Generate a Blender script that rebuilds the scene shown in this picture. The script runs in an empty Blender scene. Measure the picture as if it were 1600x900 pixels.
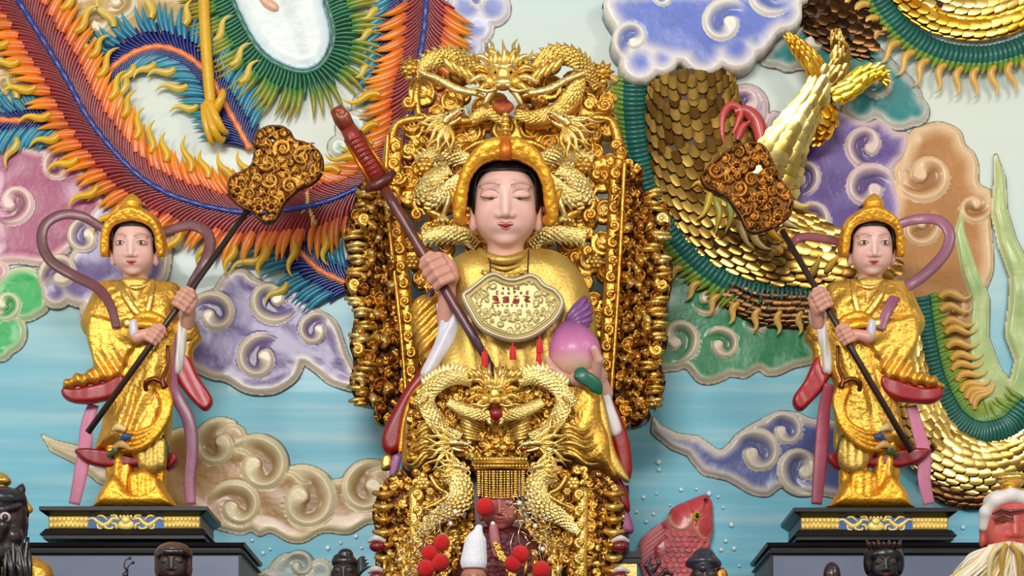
import bpy, math, random
import numpy as np
from math import sin, cos, pi, radians, sqrt, atan2, hypot
from mathutils import Vector, Matrix

# ------------------------------------------------------------------ camera
scene = bpy.context.scene
DIST, FPX, HX, HY, EYE = 9.0, 3600.0, 800.0, 1350.0, 1.6
cam_data = bpy.data.cameras.new('camera')
cam = bpy.data.objects.new('camera', cam_data)
scene.collection.objects.link(cam)
cam.location = (0, -DIST, EYE)
cam.rotation_euler = (radians(90), 0, 0)
cam_data.sensor_width = 36.0
cam_data.lens = 36.0 * FPX / 1600.0
cam_data.shift_y = (HY - 450.0) / 1600.0
cam_data.clip_end = 100
scene.camera = cam

# ------------------------------------------------------------------ world, lights, exposure
scene.view_settings.view_transform = 'Standard'
scene.view_settings.look = 'None'
scene.view_settings.gamma = 1.0
scene.view_settings.use_curve_mapping = False
scene.view_settings.exposure = 0.2
world = bpy.data.worlds.new('temple_hall')
scene.world = world
world.use_nodes = True
wn = world.node_tree
for n in list(wn.nodes): wn.nodes.remove(n)
wo = wn.nodes.new('ShaderNodeOutputWorld')
bg = wn.nodes.new('ShaderNodeBackground')
tcw = wn.nodes.new('ShaderNodeTexCoord')
nzw = wn.nodes.new('ShaderNodeTexNoise'); nzw.inputs['Scale'].default_value = 2.6; nzw.inputs['Detail'].default_value = 1.0
rpw = wn.nodes.new('ShaderNodeValToRGB')
rpw.color_ramp.elements[0].position = 0.40; rpw.color_ramp.elements[0].color = (0.20, 0.17, 0.14, 1)
rpw.color_ramp.elements[1].position = 0.60; rpw.color_ramp.elements[1].color = (1.0, 0.97, 0.92, 1)
wn.links.new(tcw.outputs['Generated'], nzw.inputs['Vector'])
wn.links.new(nzw.outputs['Fac'], rpw.inputs['Fac'])
wn.links.new(rpw.outputs['Color'], bg.inputs['Color'])
bg.inputs['Strength'].default_value = 0.52
wn.links.new(bg.outputs['Background'], wo.inputs['Surface'])

def area(name, loc, target, sx, sy, power, col):
    l = bpy.data.lights.new(name, 'AREA'); l.shape = 'RECTANGLE'; l.size = sx; l.size_y = sy
    l.energy = power; l.color = col
    o = bpy.data.objects.new(name, l); scene.collection.objects.link(o)
    o.location = loc
    o.rotation_euler = (Vector(target) - Vector(loc)).to_track_quat('-Z', 'Y').to_euler()
    return o
area('daylight_from_entrance', (-1.2, -9.5, 6.3), (0, 0, 3.9), 3.6, 1.8, 430, (1.0, 0.98, 0.95))
area('sparkle_fill', (4.2, -5.5, 6.2), (0.3, 0, 3.6), 0.9, 0.9, 70, (1.0, 0.93, 0.82))  # added light out of view, gives the gold its sparkle
area('sparkle_fill', (-4.6, -5.5, 5.0), (-0.3, 0, 3.6), 0.9, 0.9, 55, (1.0, 0.95, 0.88))  # second added light, from the left, for the same sparkle

# ------------------------------------------------------------------ projection helpers
def SC(Y): return (DIST + Y) / FPX                    # metres per photo pixel at depth Y
def P(px, py, Y):
    s = SC(Y); return Vector(((px - HX) * s, Y, EYE + (HY - py) * s))
def lin(c):
    return tuple(((x / 12.92) if x <= 0.04045 else ((x + 0.055) / 1.055) ** 2.4) for x in c)
def L3(r, g, b): return np.array(lin((r, g, b)))
def sm(a, b, x):
    t = np.clip((x - a) / (b - a), 0, 1); return t * t * (3 - 2 * t)
rng = random.Random(7)

# ------------------------------------------------------------------ materials
MATS = {}
def mat(name, col=None, rough=0.5, metal=0.0, coat=0.0, bump=None, var=None, sub=0.0, sheen=0.0):
    """procedural principled material; col None reads the paint colour attribute.
    bump = list of (kind, scale, strength, distance); var = (scale, amount)"""
    if name in MATS: return MATS[name]
    m = bpy.data.materials.new(name); m.use_nodes = True
    nt = m.node_tree; b = nt.nodes['Principled BSDF']
    b.inputs['Roughness'].default_value = rough
    b.inputs['Metallic'].default_value = metal
    b.inputs['Coat Weight'].default_value = coat
    b.inputs['Coat Roughness'].default_value = 0.15
    if sheen: b.inputs['Sheen Weight'].default_value = sheen
    if sub:
        b.inputs['Subsurface Weight'].default_value = sub
        b.inputs['Subsurface Radius'].default_value = (0.02, 0.008, 0.004)
    tc = nt.nodes.new('ShaderNodeTexCoord')
    if col is None:
        at = nt.nodes.new('ShaderNodeAttribute'); at.attribute_name = 'Col'; src = at.outputs['Color']
    else:
        rg = nt.nodes.new('ShaderNodeRGB'); rg.outputs[0].default_value = tuple(lin(col)) + (1,); src = rg.outputs[0]
    if var:
        nz = nt.nodes.new('ShaderNodeTexNoise'); nz.inputs['Scale'].default_value = var[0]; nz.inputs['Detail'].default_value = 4
        nt.links.new(tc.outputs['Object'], nz.inputs['Vector'])
        mr = nt.nodes.new('ShaderNodeMapRange'); mr.inputs['From Min'].default_value = 0.3; mr.inputs['From Max'].default_value = 0.7
        mr.inputs['To Min'].default_value = 1 - var[1]; mr.inputs['To Max'].default_value = 1 + var[1]
        nt.links.new(nz.outputs['Fac'], mr.inputs['Value'])
        mx = nt.nodes.new('ShaderNodeVectorMath'); mx.operation = 'SCALE'
        nt.links.new(src, mx.inputs[0]); nt.links.new(mr.outputs['Result'], mx.inputs['Scale'])
        src = mx.outputs[0]
    nt.links.new(src, b.inputs['Base Color'])
    prev = None
    for (kind, scale, strength, dist) in (bump or []):
        if kind == 'vor':
            t = nt.nodes.new('ShaderNodeTexVoronoi'); out = 'Distance'
        elif kind == 'wave':
            t = nt.nodes.new('ShaderNodeTexWave'); out = 'Fac'; t.inputs['Distortion'].default_value = 6
        else:
            t = nt.nodes.new('ShaderNodeTexNoise'); out = 'Fac'; t.inputs['Detail'].default_value = 3
        t.inputs['Scale'].default_value = scale
        nt.links.new(tc.outputs['Object'], t.inputs['Vector'])
        bp = nt.nodes.new('ShaderNodeBump'); bp.inputs['Strength'].default_value = strength; bp.inputs['Distance'].default_value = dist
        nt.links.new(t.outputs[out], bp.inputs['Height'])
        if prev: nt.links.new(prev.outputs['Normal'], bp.inputs['Normal'])
        prev = bp
    if prev: nt.links.new(prev.outputs['Normal'], b.inputs['Normal'])
    MATS[name] = m
    return m

PAINT = mat('gloss_paint', None, 0.36, 0, 0.28, [('noise', 30, 0.25, 0.01)], (9, 0.10))
SATIN = mat('satin_paint', None, 0.5, 0, 0.1, [('noise', 60, 0.15, 0.005)], (20, 0.06))
GOLD = mat('gold_leaf', (0.95, 0.78, 0.40), 0.27, 0.92, 0.1, [('noise', 120, 0.35, 0.006)], (14, 0.22))
OLDGOLD = mat('aged_gold', (0.80, 0.55, 0.20), 0.30, 0.9, 0.0, [('noise', 90, 0.4, 0.006)], (10, 0.35))
SEQUIN = mat('sequin_scale', None, 0.22, 0.9, 0.0, None, (25, 0.2))
BLACK = mat('black_lacquer', (0.04, 0.035, 0.045), 0.42, 0, 0.12, [('noise', 40, 0.1, 0.004)])
SKIN = mat('pink_flesh_paint', None, 0.42, 0, 0.1, [('noise', 50, 0.06, 0.004)], (8, 0.03), 0.15)

# ------------------------------------------------------------------ object helpers
ORIG = {}
def tag(o, label=None, cat=None, group=None, kind=None):
    if label: o['label'] = label
    if cat: o['category'] = cat
    if group: o['group'] = group
    if kind: o['kind'] = kind
    return o
def thing(name, loc, label, cat, group=None):
    o = bpy.data.objects.new(name, None); scene.collection.objects.link(o)
    o.empty_display_size = 0.05
    o.location = loc; ORIG[o.name] = Vector(loc)
    return tag(o, label, cat, group)

def mk(name, V, F, m, parent=None, C=None, smooth=True, origin=None):
    """V world coordinates (n,3); F list of faces or int array"""
    V = np.asarray(V, dtype=np.float64)
    if origin is None:
        if parent is not None: origin = ORIG[parent.name]
        else: origin = Vector(((V[:, 0].min() + V[:, 0].max()) / 2, (V[:, 1].min() + V[:, 1].max()) / 2, V[:, 2].min()))
    origin = Vector(origin)
    me = bpy.data.meshes.new(name)
    Vl = V - np.array(origin)
    if isinstance(F, np.ndarray):
        n = F.shape[1]
        me.vertices.add(len(Vl)); me.vertices.foreach_set('co', Vl.astype(np.float32).ravel())
        me.loops.add(F.size); me.loops.foreach_set('vertex_index', F.astype(np.int32).ravel())
        me.polygons.add(len(F)); me.polygons.foreach_set('loop_start', (np.arange(len(F)) * n).astype(np.int32))
        me.update(calc_edges=True); me.validate()
    else:
        me.from_pydata([tuple(v) for v in Vl], [], F); me.update()
    if smooth:
        me.polygons.foreach_set('use_smooth', np.ones(len(me.polygons), dtype=bool))
    if C is not None:
        a = me.color_attributes.new('Col', 'FLOAT_COLOR', 'POINT')
        CC = np.ones((len(Vl), 4), dtype=np.float32); CC[:, :3] = np.clip(C, 0, 1)
        a.data.foreach_set('color', CC.ravel())
    me.materials.append(m)
    o = bpy.data.objects.new(name, me); scene.collection.objects.link(o)
    if parent is not None:
        o.parent = parent; o.location = origin - ORIG[parent.name]
    else:
        o.location = origin
    ORIG[o.name] = origin
    return o

def cr(pts, n=8, closed=False):
    """Catmull-Rom through points (any dimension)"""
    p = np.asarray(pts, float); N = len(p); out = []
    segs = N if closed else N - 1
    for i in range(segs):
        if closed: a, b, c, d = p[(i - 1) % N], p[i], p[(i + 1) % N], p[(i + 2) % N]
        else:
            b, c = p[i], p[i + 1]
            a = p[i - 1] if i > 0 else 2 * b - c
            d = p[i + 2] if i + 2 < N else 2 * c - b
        for k in range(n):
            t = k / n
            out.append(0.5 * ((2 * b) + (-a + c) * t + (2 * a - 5 * b + 4 * c - d) * t * t + (-a + 3 * b - 3 * c + d) * t ** 3))
    if not closed: out.append(p[-1])
    return np.array(out)
def resample(p, step):
    p = np.asarray(p, float)
    d = np.r_[0, np.cumsum(np.linalg.norm(np.diff(p[:, :min(3, p.shape[1])], axis=0), axis=1))]
    n = max(2, int(round(d[-1] / step)) + 1); s = np.linspace(0, d[-1], n)
    return np.stack([np.interp(s, d, p[:, k]) for k in range(p.shape[1])], axis=1)

class MB:
    """collects shapes in (px, py, toward-viewer px) on the plane at depth Y"""
    def __init__(s, Y): s.Y = Y; s.V = []; s.F = []; s.C = []
    def add(s, v, f, c=None):
        o = len(s.V); s.V.extend([tuple(x) for x in v]); s.F.extend([tuple(i + o for i in q) for q in f])
        if c is None: c = [(0.8, 0.8, 0.8)] * len(v)
        elif np.ndim(c) == 1: c = [tuple(c)] * len(v)
        s.C.extend([tuple(x) for x in c])
    def ridge(s, path, w, h, z0=0.0, cols=None, flat=0.8, zpath=None):
        """tapering raised tongue lying on the plane"""
        p = np.asarray(path, float)[:, :2]; n = len(p)
        t = np.gradient(p, axis=0); t /= (np.linalg.norm(t, axis=1, keepdims=True) + 1e-9)
        nr = np.stack([-t[:, 1], t[:, 0]], axis=1)
        v = []; c = []
        for i in range(n):
            wi = w[i]; hi = h * min(1.0, 0.25 + wi / max(1e-6, max(w)))
            zz = z0 + (zpath[i] if zpath is not None else 0)
            for a, b in ((-1, 0), (-.62, flat), (0, 1), (.62, flat), (1, 0)):
                q = p[i] + nr[i] * wi * a
                v.append((q[0], q[1], zz + hi * b))
                if cols is not None: c.append(cols[i])
        f = []
        for i in range(n - 1):
            for k in range(4):
                a = i * 5 + k; f.append((a, a + 1, a + 6, a + 5))
        s.add(v, f, c if cols is not None else None)
    def tube(s, path, r, n=10, sx=1.0, sz=1.0, cap=True, col=None, cols=None, rib=None):
        """round tube along path of (px,py,dep); sx widens in plane, sz flattens in depth"""
        p = np.asarray(path, float)
        if p.shape[1] == 2: p = np.c_[p, np.zeros(len(p))]
        m = len(p); r = np.broadcast_to(np.asarray(r, float), (m,))
        t = np.gradient(p, axis=0); t /= (np.linalg.norm(t, axis=1, keepdims=True) + 1e-9)
        v = []; c = []
        prev = None
        for i in range(m):
            side = np.cross(t[i], (0, 0, 1.0))
            if np.linalg.norm(side) < 0.2: side = prev if prev is not None else np.array((1.0, 0, 0))
            side /= np.linalg.norm(side); prev = side
            up = np.cross(side, t[i]); up /= np.linalg.norm(up)
            for k in range(n):
                a = 2 * pi * k / n
                rr = r[i]
                v.append(p[i] + side * cos(a) * rr * sx + up * sin(a) * rr * sz)
                if cols is not None: c.append(cols[i])
        f = [(i * n + k, i * n + (k + 1) % n, (i + 1) * n + (k + 1) % n, (i + 1) * n + k) for i in range(m - 1) for k in range(n)]
        if cap:
            f.append(tuple(range(n - 1, -1, -1))); f.append(tuple((m - 1) * n + k for k in range(n)))
        s.add(v, f, c if cols is not None else col)
    def box(s, x0, y0, x1, y1, z0, z1, col=None, inset=0):
        i = inset
        v = [(x0, y0, z0), (x1, y0, z0), (x1, y1, z0), (x0, y1, z0),
             (x0 + i, y0 + i, z1), (x1 - i, y0 + i, z1), (x1 - i, y1 - i, z1), (x0 + i, y1 - i, z1)]
        s.add(v, [(0, 1, 2, 3), (4, 7, 6, 5), (0, 4, 5, 1), (1, 5, 6, 2), (2, 6, 7, 3), (3, 7, 4, 0)], col)
    def ball(s, cx, cy, cz, rx, ry=None, rz=None, n=12, m=8, col=None):
        ry = ry or rx; rz = rz or rx; v = []; f = []
        for j in range(m + 1):
            b = pi * j / m
            for k in range(n):
                a = 2 * pi * k / n
                v.append((cx + rx * sin(b) * cos(a), cy - ry * cos(b), cz + rz * sin(b) * sin(a)))
        for j in range(m):
            for k in range(n):
                f.append((j * n + k, j * n + (k + 1) % n, (j + 1) * n + (k + 1) % n, (j + 1) * n + k))
        s.add(v, f, col)
    def disc(s, cx, cy, ang, L, w, z0, z1, col, belly=1.5):
        """one overlapping scale: root at (cx,cy), rounded tip pointing along ang"""
        ca, sa = cos(ang), sin(ang); v = []; 
        pr = [(0, 0), (0.0, -.46), (.5, -.5), (.86, -.34), (1.0, 0), (.86, .34), (.5, .5), (0.0, .46)]
        for u, q in pr:
            x = u * L; y = q * w
            v.append((cx + x * ca - y * sa, cy + x * sa + y * ca, z0 + (z1 - z0) * u + (belly * (1 - 4 * q * q))))
        v.append((cx + .5 * L * ca, cy + .5 * L * sa, z0 + (z1 - z0) * .55 + belly * 1.25))
        s.add(v, [(8, 1, 0), (8, 2, 1), (8, 3, 2), (8, 4, 3), (8, 5, 4), (8, 6, 5), (8, 7, 6), (8, 0, 7)], col)
    def spiral(s, cx, cy, R, a0, d, turns=1.4, w=None, h=4, z0=0, col=None, q=0.4, bulb=True):
        """raised scroll ending in a bead"""
        n = int(16 * turns); w = w or R * .2; pts = []; ww = []
        for i in range(n + 1):
            th = 2 * pi * turns * i / n; r = (R - w) * q ** (th / (2 * pi))
            a = a0 + d * th; pts.append((cx + r * cos(a), cy + r * sin(a))); ww.append(w * (1 - .45 * i / n))
        s.ridge(pts, ww, h, z0, [col] * len(pts) if col is not None else None)
        if bulb:
            s.ball(cx, cy, z0 + h * .3, w * 1.1, w * 1.1, h * .9, 8, 6, col)
    def build(s, name, m, parent=None, smooth=True, origin=None):
        A = np.array(s.V, float); sc = SC(s.Y)
        W = np.stack([(A[:, 0] - HX) * sc, s.Y - A[:, 2] * sc, EYE + (HY - A[:, 1]) * sc], axis=1)
        return mk(name, W, s.F, m, parent, np.array(s.C), smooth, origin)

# ------------------------------------------------------------------ 2-D signed distance helpers (negative inside)
def d_poly(X, Y, poly):
    p = np.asarray(poly, float); N = len(p)
    d = np.full(X.shape, 1e18); inside = np.zeros(X.shape, bool)
    for i in range(N):
        ax, ay = p[i]; bx, by = p[(i + 1) % N]
        ex, ey = bx - ax, by - ay; wx, wy = X - ax, Y - ay
        t = np.clip((wx * ex + wy * ey) / (ex * ex + ey * ey + 1e-9), 0, 1)
        d = np.minimum(d, (wx - ex * t) ** 2 + (wy - ey * t) ** 2)
        c = ((ay > Y) != (by > Y)) & (X < (bx - ax) * (Y - ay) / ((by - ay) if by != ay else 1e-9) + ax)
        inside ^= c
    d = np.sqrt(d); return np.where(inside, -d, d)
def d_chain(X, Y, ch):
    d = np.full(X.shape, 1e9)
    for (ax, ay, ar), (bx, by, br) in zip(ch[:-1], ch[1:]):
        ex, ey = bx - ax, by - ay
        t = np.clip(((X - ax) * ex + (Y - ay) * ey) / (ex * ex + ey * ey + 1e-9), 0, 1)
        d = np.minimum(d, np.hypot(X - ax - ex * t, Y - ay - ey * t) - (ar + (br - ar) * t))
    return d
def smin(a, b, k):
    h = np.clip(.5 + .5 * (b - a) / k, 0, 1); return b * (1 - h) + a * h - k * h * (1 - h)

def relief(name, Y0, bbox, step, fn, m, parent=None, edge=None, label=None, back=0.0, out=0.0):
    """raised relief: fn(X,Y) -> sd, H, C.  The border is snapped on the outline and drops to the plane."""
    x0, y0, x1, y1 = bbox
    xs = np.arange(x0, x1 + step, step); ys = np.arange(y0, y1 + step, step)
    X, Y = np.meshgrid(xs, ys); sd, H, C = fn(X, Y)
    ins = sd < 0
    gy, gx = np.gradient(sd, step); g = np.hypot(gx, gy) + 1e-6
    mv = np.clip(sd - out, -out, 1.6 * step)
    Xs = np.where(ins, X, X - gx / g * mv); Ys = np.where(ins, Y, Y - gy / g * mv)
    Hs = np.where(ins, H, -back)
    C = np.array(C)
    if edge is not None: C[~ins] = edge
    q = ins[:-1, :-1] | ins[1:, :-1] | ins[:-1, 1:] | ins[1:, 1:]
    nx = X.shape[1]; ii, jj = np.nonzero(q); a = ii * nx + jj
    F = np.stack([a, a + nx, a + nx + 1, a + 1], axis=1)
    used, inv = np.unique(F, return_inverse=True); F = inv.reshape(F.shape)
    xf, yf, hf = Xs.ravel()[used], Ys.ravel()[used], Hs.ravel()[used]; cf = C.reshape(-1, 3)[used]
    sc = SC(Y0)
    W = np.stack([(xf - HX) * sc, Y0 - hf * sc, EYE + (HY - yf) * sc], axis=1)
    return mk(name, W, F, m, parent, cf)

def swirl(X, Y, cx, cy, R, a0, d, q):
    """logarithmic scroll: returns inside mask, u (0 outer .. 1 inner seam), winding, radius"""
    dx, dy = X - cx, Y - cy; r = np.hypot(dx, dy) + 1e-6
    th = np.mod(d * (np.arctan2(dy, dx) - a0), 2 * pi)
    # outer radius of arm k at this angle: R*q**((th+2pi k)/2pi)
    k = np.floor(np.log(r / R) / np.log(q) - th / (2 * pi))
    k = np.clip(k, -1, 1)
    ro = R * q ** ((th + 2 * pi * k) / (2 * pi)); ri = np.where(k >= 1, 0.0, ro * q)
    u = np.clip((ro - r) / (ro - ri), 0, 1)
    return (k >= 0), u, th + 2 * pi * k, r

def comma(X, Y, cx, cy, R, a0, d, q):
    """rounded curl whose outline winds in to a pinch: returns inside(k>=0), u, winding, outline distance"""
    dx, dy = X - cx, Y - cy; r = np.hypot(dx, dy) + 1e-6
    th = np.mod(d * (np.arctan2(dy, dx) - a0), 2 * pi)
    r0 = R * q ** (th / (2 * pi)); r1 = R * q * np.clip(1 - th / 1.5, 0, 1)
    k1 = r < r1; k0 = (r < r0) & ~k1
    u = np.where(k1, (r1 - r) / (r1 + 1e-6), (r0 - r) / (r0 - r1 + 1e-6))
    w = np.where(k1, th + 2 * pi, th)
    return k0 | k1, k1, np.clip(u, 0, 1), w, r, r0
# ------------------------------------------------------------------ the painted back wall
def wall_material():
    m = bpy.data.materials.new('painted_sky_and_sea'); m.use_nodes = True
    nt = m.node_tree; b = nt.nodes['Principled BSDF']; b.inputs['Roughness'].default_value = 0.45
    b.inputs['Coat Weight'].default_value = 0.15
    tc = nt.nodes.new('ShaderNodeTexCoord'); sp = nt.nodes.new('ShaderNodeSeparateXYZ')
    geo = nt.nodes.new('ShaderNodeNewGeometry')
    nt.links.new(geo.outputs['Position'], sp.inputs[0])
    n1 = nt.nodes.new('ShaderNodeTexNoise'); n1.inputs['Scale'].default_value = 1.1; n1.inputs['Detail'].default_value = 3
    nt.links.new(geo.outputs['Position'], n1.inputs['Vector'])
    ad = nt.nodes.new('ShaderNodeMath'); ad.operation = 'MULTIPLY_ADD'
    ad.inputs[1].default_value = 0.9; nt.links.new(n1.outputs['Fac'], ad.inputs[0]); nt.links.new(sp.outputs['Z'], ad.inputs[2])
    mr = nt.nodes.new('ShaderNodeMapRange'); mr.inputs['From Min'].default_value = 2.5 + .45; mr.inputs['From Max'].default_value = 5.0 + .45
    nt.links.new(ad.outputs[0], mr.inputs['Value'])
    rp = nt.nodes.new('ShaderNodeValToRGB'); cr_ = rp.color_ramp
    cr_.elements[0].position = 0.0; cr_.elements[0].color = tuple(lin((0.40, 0.76, 0.88))) + (1,)
    cr_.elements[1].position = 1.0; cr_.elements[1].color = tuple(lin((0.80, 0.88, 0.86))) + (1,)
    for pos, c in ((0.22, (0.44, 0.77, 0.86)), (0.40, (0.48, 0.78, 0.86)), (0.50, (0.62, 0.82, 0.86)), (0.60, (0.82, 0.89, 0.87)), (0.8, (0.86, 0.89, 0.84))):
        e = cr_.elements.new(pos); e.color = tuple(lin(c)) + (1,)
    nt.links.new(mr.outputs['Result'], rp.inputs['Fac'])
    # long horizontal brush strokes
    mp = nt.nodes.new('ShaderNodeMapping'); mp.inputs['Scale'].default_value = (0.5, 1, 7.0)
    nt.links.new(geo.outputs['Position'], mp.inputs['Vector'])
    n2 = nt.nodes.new('ShaderNodeTexNoise'); n2.inputs['Scale'].default_value = 2.2; n2.inputs['Detail'].default_value = 5
    nt.links.new(mp.outputs[0], n2.inputs['Vector'])
    r2 = nt.nodes.new('ShaderNodeValToRGB'); r2.color_ramp.elements[0].position = 0.45; r2.color_ramp.elements[1].position = 0.75
    nt.links.new(n2.outputs['Fac'], r2.inputs['Fac'])
    mx = nt.nodes.new('ShaderNodeMix'); mx.data_type = 'RGBA'
    ml = nt.nodes.new('ShaderNodeMath'); ml.operation = 'MULTIPLY'; ml.inputs[1].default_value = 0.55
    nt.links.new(r2.outputs['Color'], ml.inputs[0]); nt.links.new(ml.outputs[0], mx.inputs['Factor'])
    nt.links.new(rp.outputs['Color'], mx.inputs[6]); mx.inputs[7].default_value = tuple(lin((0.80, 0.89, 0.88))) + (1,)
    # darker strokes
    n3 = nt.nodes.new('ShaderNodeTexNoise'); n3.inputs['Scale'].default_value = 1.4; n3.inputs['Detail'].default_value = 4
    nt.links.new(mp.outputs[0], n3.inputs['Vector'])
    r3 = nt.nodes.new('ShaderNodeMapRange'); r3.inputs['From Min'].default_value = .5; r3.inputs['From Max'].default_value = .75; r3.inputs['To Max'].default_value = .35
    nt.links.new(n3.outputs['Fac'], r3.inputs['Value'])
    lowz = nt.nodes.new('ShaderNodeMapRange'); lowz.inputs['From Min'].default_value = 4.2; lowz.inputs['From Max'].default_value = 3.8
    nt.links.new(sp.outputs['Z'], lowz.inputs['Value'])
    m3 = nt.nodes.new('ShaderNodeMath'); m3.operation = 'MULTIPLY'; nt.links.new(r3.outputs['Result'], m3.inputs[0]); nt.links.new(lowz.outputs['Result'], m3.inputs[1])
    mx2 = nt.nodes.new('ShaderNodeMix'); mx2.data_type = 'RGBA'
    nt.links.new(m3.outputs[0], mx2.inputs['Factor']); nt.links.new(mx.outputs[2], mx2.inputs[6]); mx2.inputs[7].default_value = tuple(lin((0.28, 0.60, 0.66))) + (1,)
    nt.links.new(mx2.outputs[2], b.inputs['Base Color'])
    bp = nt.nodes.new('ShaderNodeBump'); bp.inputs['Strength'].default_value = .15; bp.inputs['Distance'].default_value = .01
    nt.links.new(n2.outputs['Fac'], bp.inputs['Height']); nt.links.new(bp.outputs[0], b.inputs['Normal'])
    return m
def slab(name, x0, x1, y0, y1, z0, z1, m):
    v = [(x0, y0, z0), (x1, y0, z0), (x1, y1, z0), (x0, y1, z0), (x0, y0, z1), (x1, y0, z1), (x1, y1, z1), (x0, y1, z1)]
    return mk(name, v, [(0, 3, 2, 1), (4, 5, 6, 7), (0, 1, 5, 4), (1, 2, 6, 5), (2, 3, 7, 6), (3, 0, 4, 7)], m, smooth=False)
tag(slab('wall_back', -3.4, 3.4, 0.0, 0.2, 0, 6.2, wall_material()), kind='structure')
tag(slab('floor', -3.4, 3.4, -4.0, 0.2, -0.1, 0.0, mat('grey_stone', (0.45, 0.44, 0.42), 0.4, var=(6, .1))), kind='structure')

# white bubbles painted on the water
mb = MB(-.006)
for (x, y, r) in [(1006, 777, 4), (1064, 765, 4), (1088, 764, 3), (1108, 771, 5), (1122, 776, 3), (1010, 815, 3.5), (1021, 803, 3.5), (1143, 820, 5),
                  (1134, 845, 4), (1127, 859, 4), (1147, 857, 4.5), (1130, 793, 2.5), (1026, 771, 2.5), (1047, 789, 2.5), (1155, 884, 3),
                  (411, 864, 4), (422, 858, 3), (394, 844, 3.5), (512, 856, 5), (556, 838, 4), (565, 856, 3), (493, 900, 3), (532, 848, 3),
                  (1029, 722, 5), (1030, 734, 4), (995, 800, 3), (1505, 824, 4), (1490, 828, 2)]:
    mb.ball(x, y, 0, r * .8, r * .8, 1, 10, 6, L3(0.86, 0.93, 0.95))
tag(mb.build('sea_spray', PAINT), 'white foam droplets dotted on the blue sea around the carp', 'foam', kind='stuff')

# ------------------------------------------------------------------ clouds
def cloud(name, label, core, rim, blobs=(), polys=(), chains=(), curls=(), Y0=-.004, H=6.5, group='painted relief clouds on the back wall',
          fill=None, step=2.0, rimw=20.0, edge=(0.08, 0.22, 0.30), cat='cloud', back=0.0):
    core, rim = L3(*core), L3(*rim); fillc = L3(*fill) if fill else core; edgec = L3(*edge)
    xs = []; ys = []
    for b in blobs: xs += [b[0] - b[2], b[0] + b[2]]; ys += [b[1] - b[2], b[1] + b[2]]
    for p in polys: xs += [q[0] for q in p]; ys += [q[1] for q in p]
    for c in chains:
        for q in c: xs += [q[0] - q[2], q[0] + q[2]]; ys += [q[1] - q[2], q[1] + q[2]]
    for c in curls: xs += [c[0] - c[2], c[0] + c[2]]; ys += [c[1] - c[2], c[1] + c[2]]
    bbox = (min(xs) - 6, min(ys) - 6, max(xs) + 6, max(ys) + 6)
    PP = [cr(p, 5, True) for p in polys]
    def fn(X, Y):
        sd = np.full(X.shape, 1e3)
        for b in blobs: sd = smin(sd, np.hypot(X - b[0], Y - b[1]) - b[2], 3)
        for p in PP: sd = smin(sd, d_poly(X, Y, p), 3)
        for c in chains: sd = smin(sd, d_chain(X, Y, c), 3)
        body = sd.copy()
        data = []
        for c in curls:
            cx, cy, R, a0, d = c[:5]; q = c[5] if len(c) > 5 else .50
            k, k1, u, w, r, r0 = comma(X, Y, cx, cy, R, radians(a0), d, q)
            am = radians(a0) - d * .35; bl = np.hypot(X - cx - .60 * R * cos(am), Y - cy - .60 * R * sin(am)) - .42 * R
            sd = smin(sd, bl, 3); sd = np.minimum(sd, (r - r0) * .9); body = smin(body, bl, 3)
            data.append((k, k1, u, w, R))
        dep = np.maximum(-body, 0)
        nz = np.sin(X * .05 + 1.3 * np.sin(Y * .043)) * np.sin(Y * .061 + 1.1 * np.sin(X * .037))
        f = sm(0, rimw, dep)
        fc = core + (fillc - core) * sm(-.4, .8, nz)[..., None]
        C = rim + (fc - rim) * (f ** 1.1)[..., None]
        Hh = H * (sm(0, 7, dep) * (1 - .15 * sm(7, 26, dep))) + .8 * nz
        Hh = np.where(body > 0, H * .3, Hh)
        for (k, k1, u, w, R) in data:
            ca_ = np.where(k1, 0.0, sm(.10, .62, u) * (1 - sm(3.4, 5.4, w)))
            hc = H * 1.55 * (.35 + .65 * sm(0, .24, u)) * (1 - .75 * ca_) + 1.0
            cc = rim + (core * .72 - rim) * ca_[..., None]
            a = sm(0.0, 1.0, w) * k
            groove = 1 - .45 * sm(.07, 0.0, u) * (w > 1.2)
            Hh = Hh * (1 - a) + hc * a; C = C * (1 - a[..., None]) + cc * groove[..., None] * a[..., None]
        return sd, Hh, C
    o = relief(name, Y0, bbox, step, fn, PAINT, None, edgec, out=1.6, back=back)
    return tag(o, label, cat, group)

BEI = ((0.70, 0.52, 0.26), (0.93, 0.87, 0.70))
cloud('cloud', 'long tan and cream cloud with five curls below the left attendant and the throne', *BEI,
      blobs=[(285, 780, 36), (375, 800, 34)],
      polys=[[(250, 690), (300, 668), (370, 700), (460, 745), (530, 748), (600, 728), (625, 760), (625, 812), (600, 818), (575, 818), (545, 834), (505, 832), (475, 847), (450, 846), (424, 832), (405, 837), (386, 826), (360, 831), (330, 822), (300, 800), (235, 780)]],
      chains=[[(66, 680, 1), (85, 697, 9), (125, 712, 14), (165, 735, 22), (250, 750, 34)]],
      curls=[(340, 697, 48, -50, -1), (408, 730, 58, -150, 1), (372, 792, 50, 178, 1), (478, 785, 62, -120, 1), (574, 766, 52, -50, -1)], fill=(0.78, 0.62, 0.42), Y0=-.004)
PUR = ((0.42, 0.34, 0.58), (0.93, 0.87, 0.76))
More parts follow.
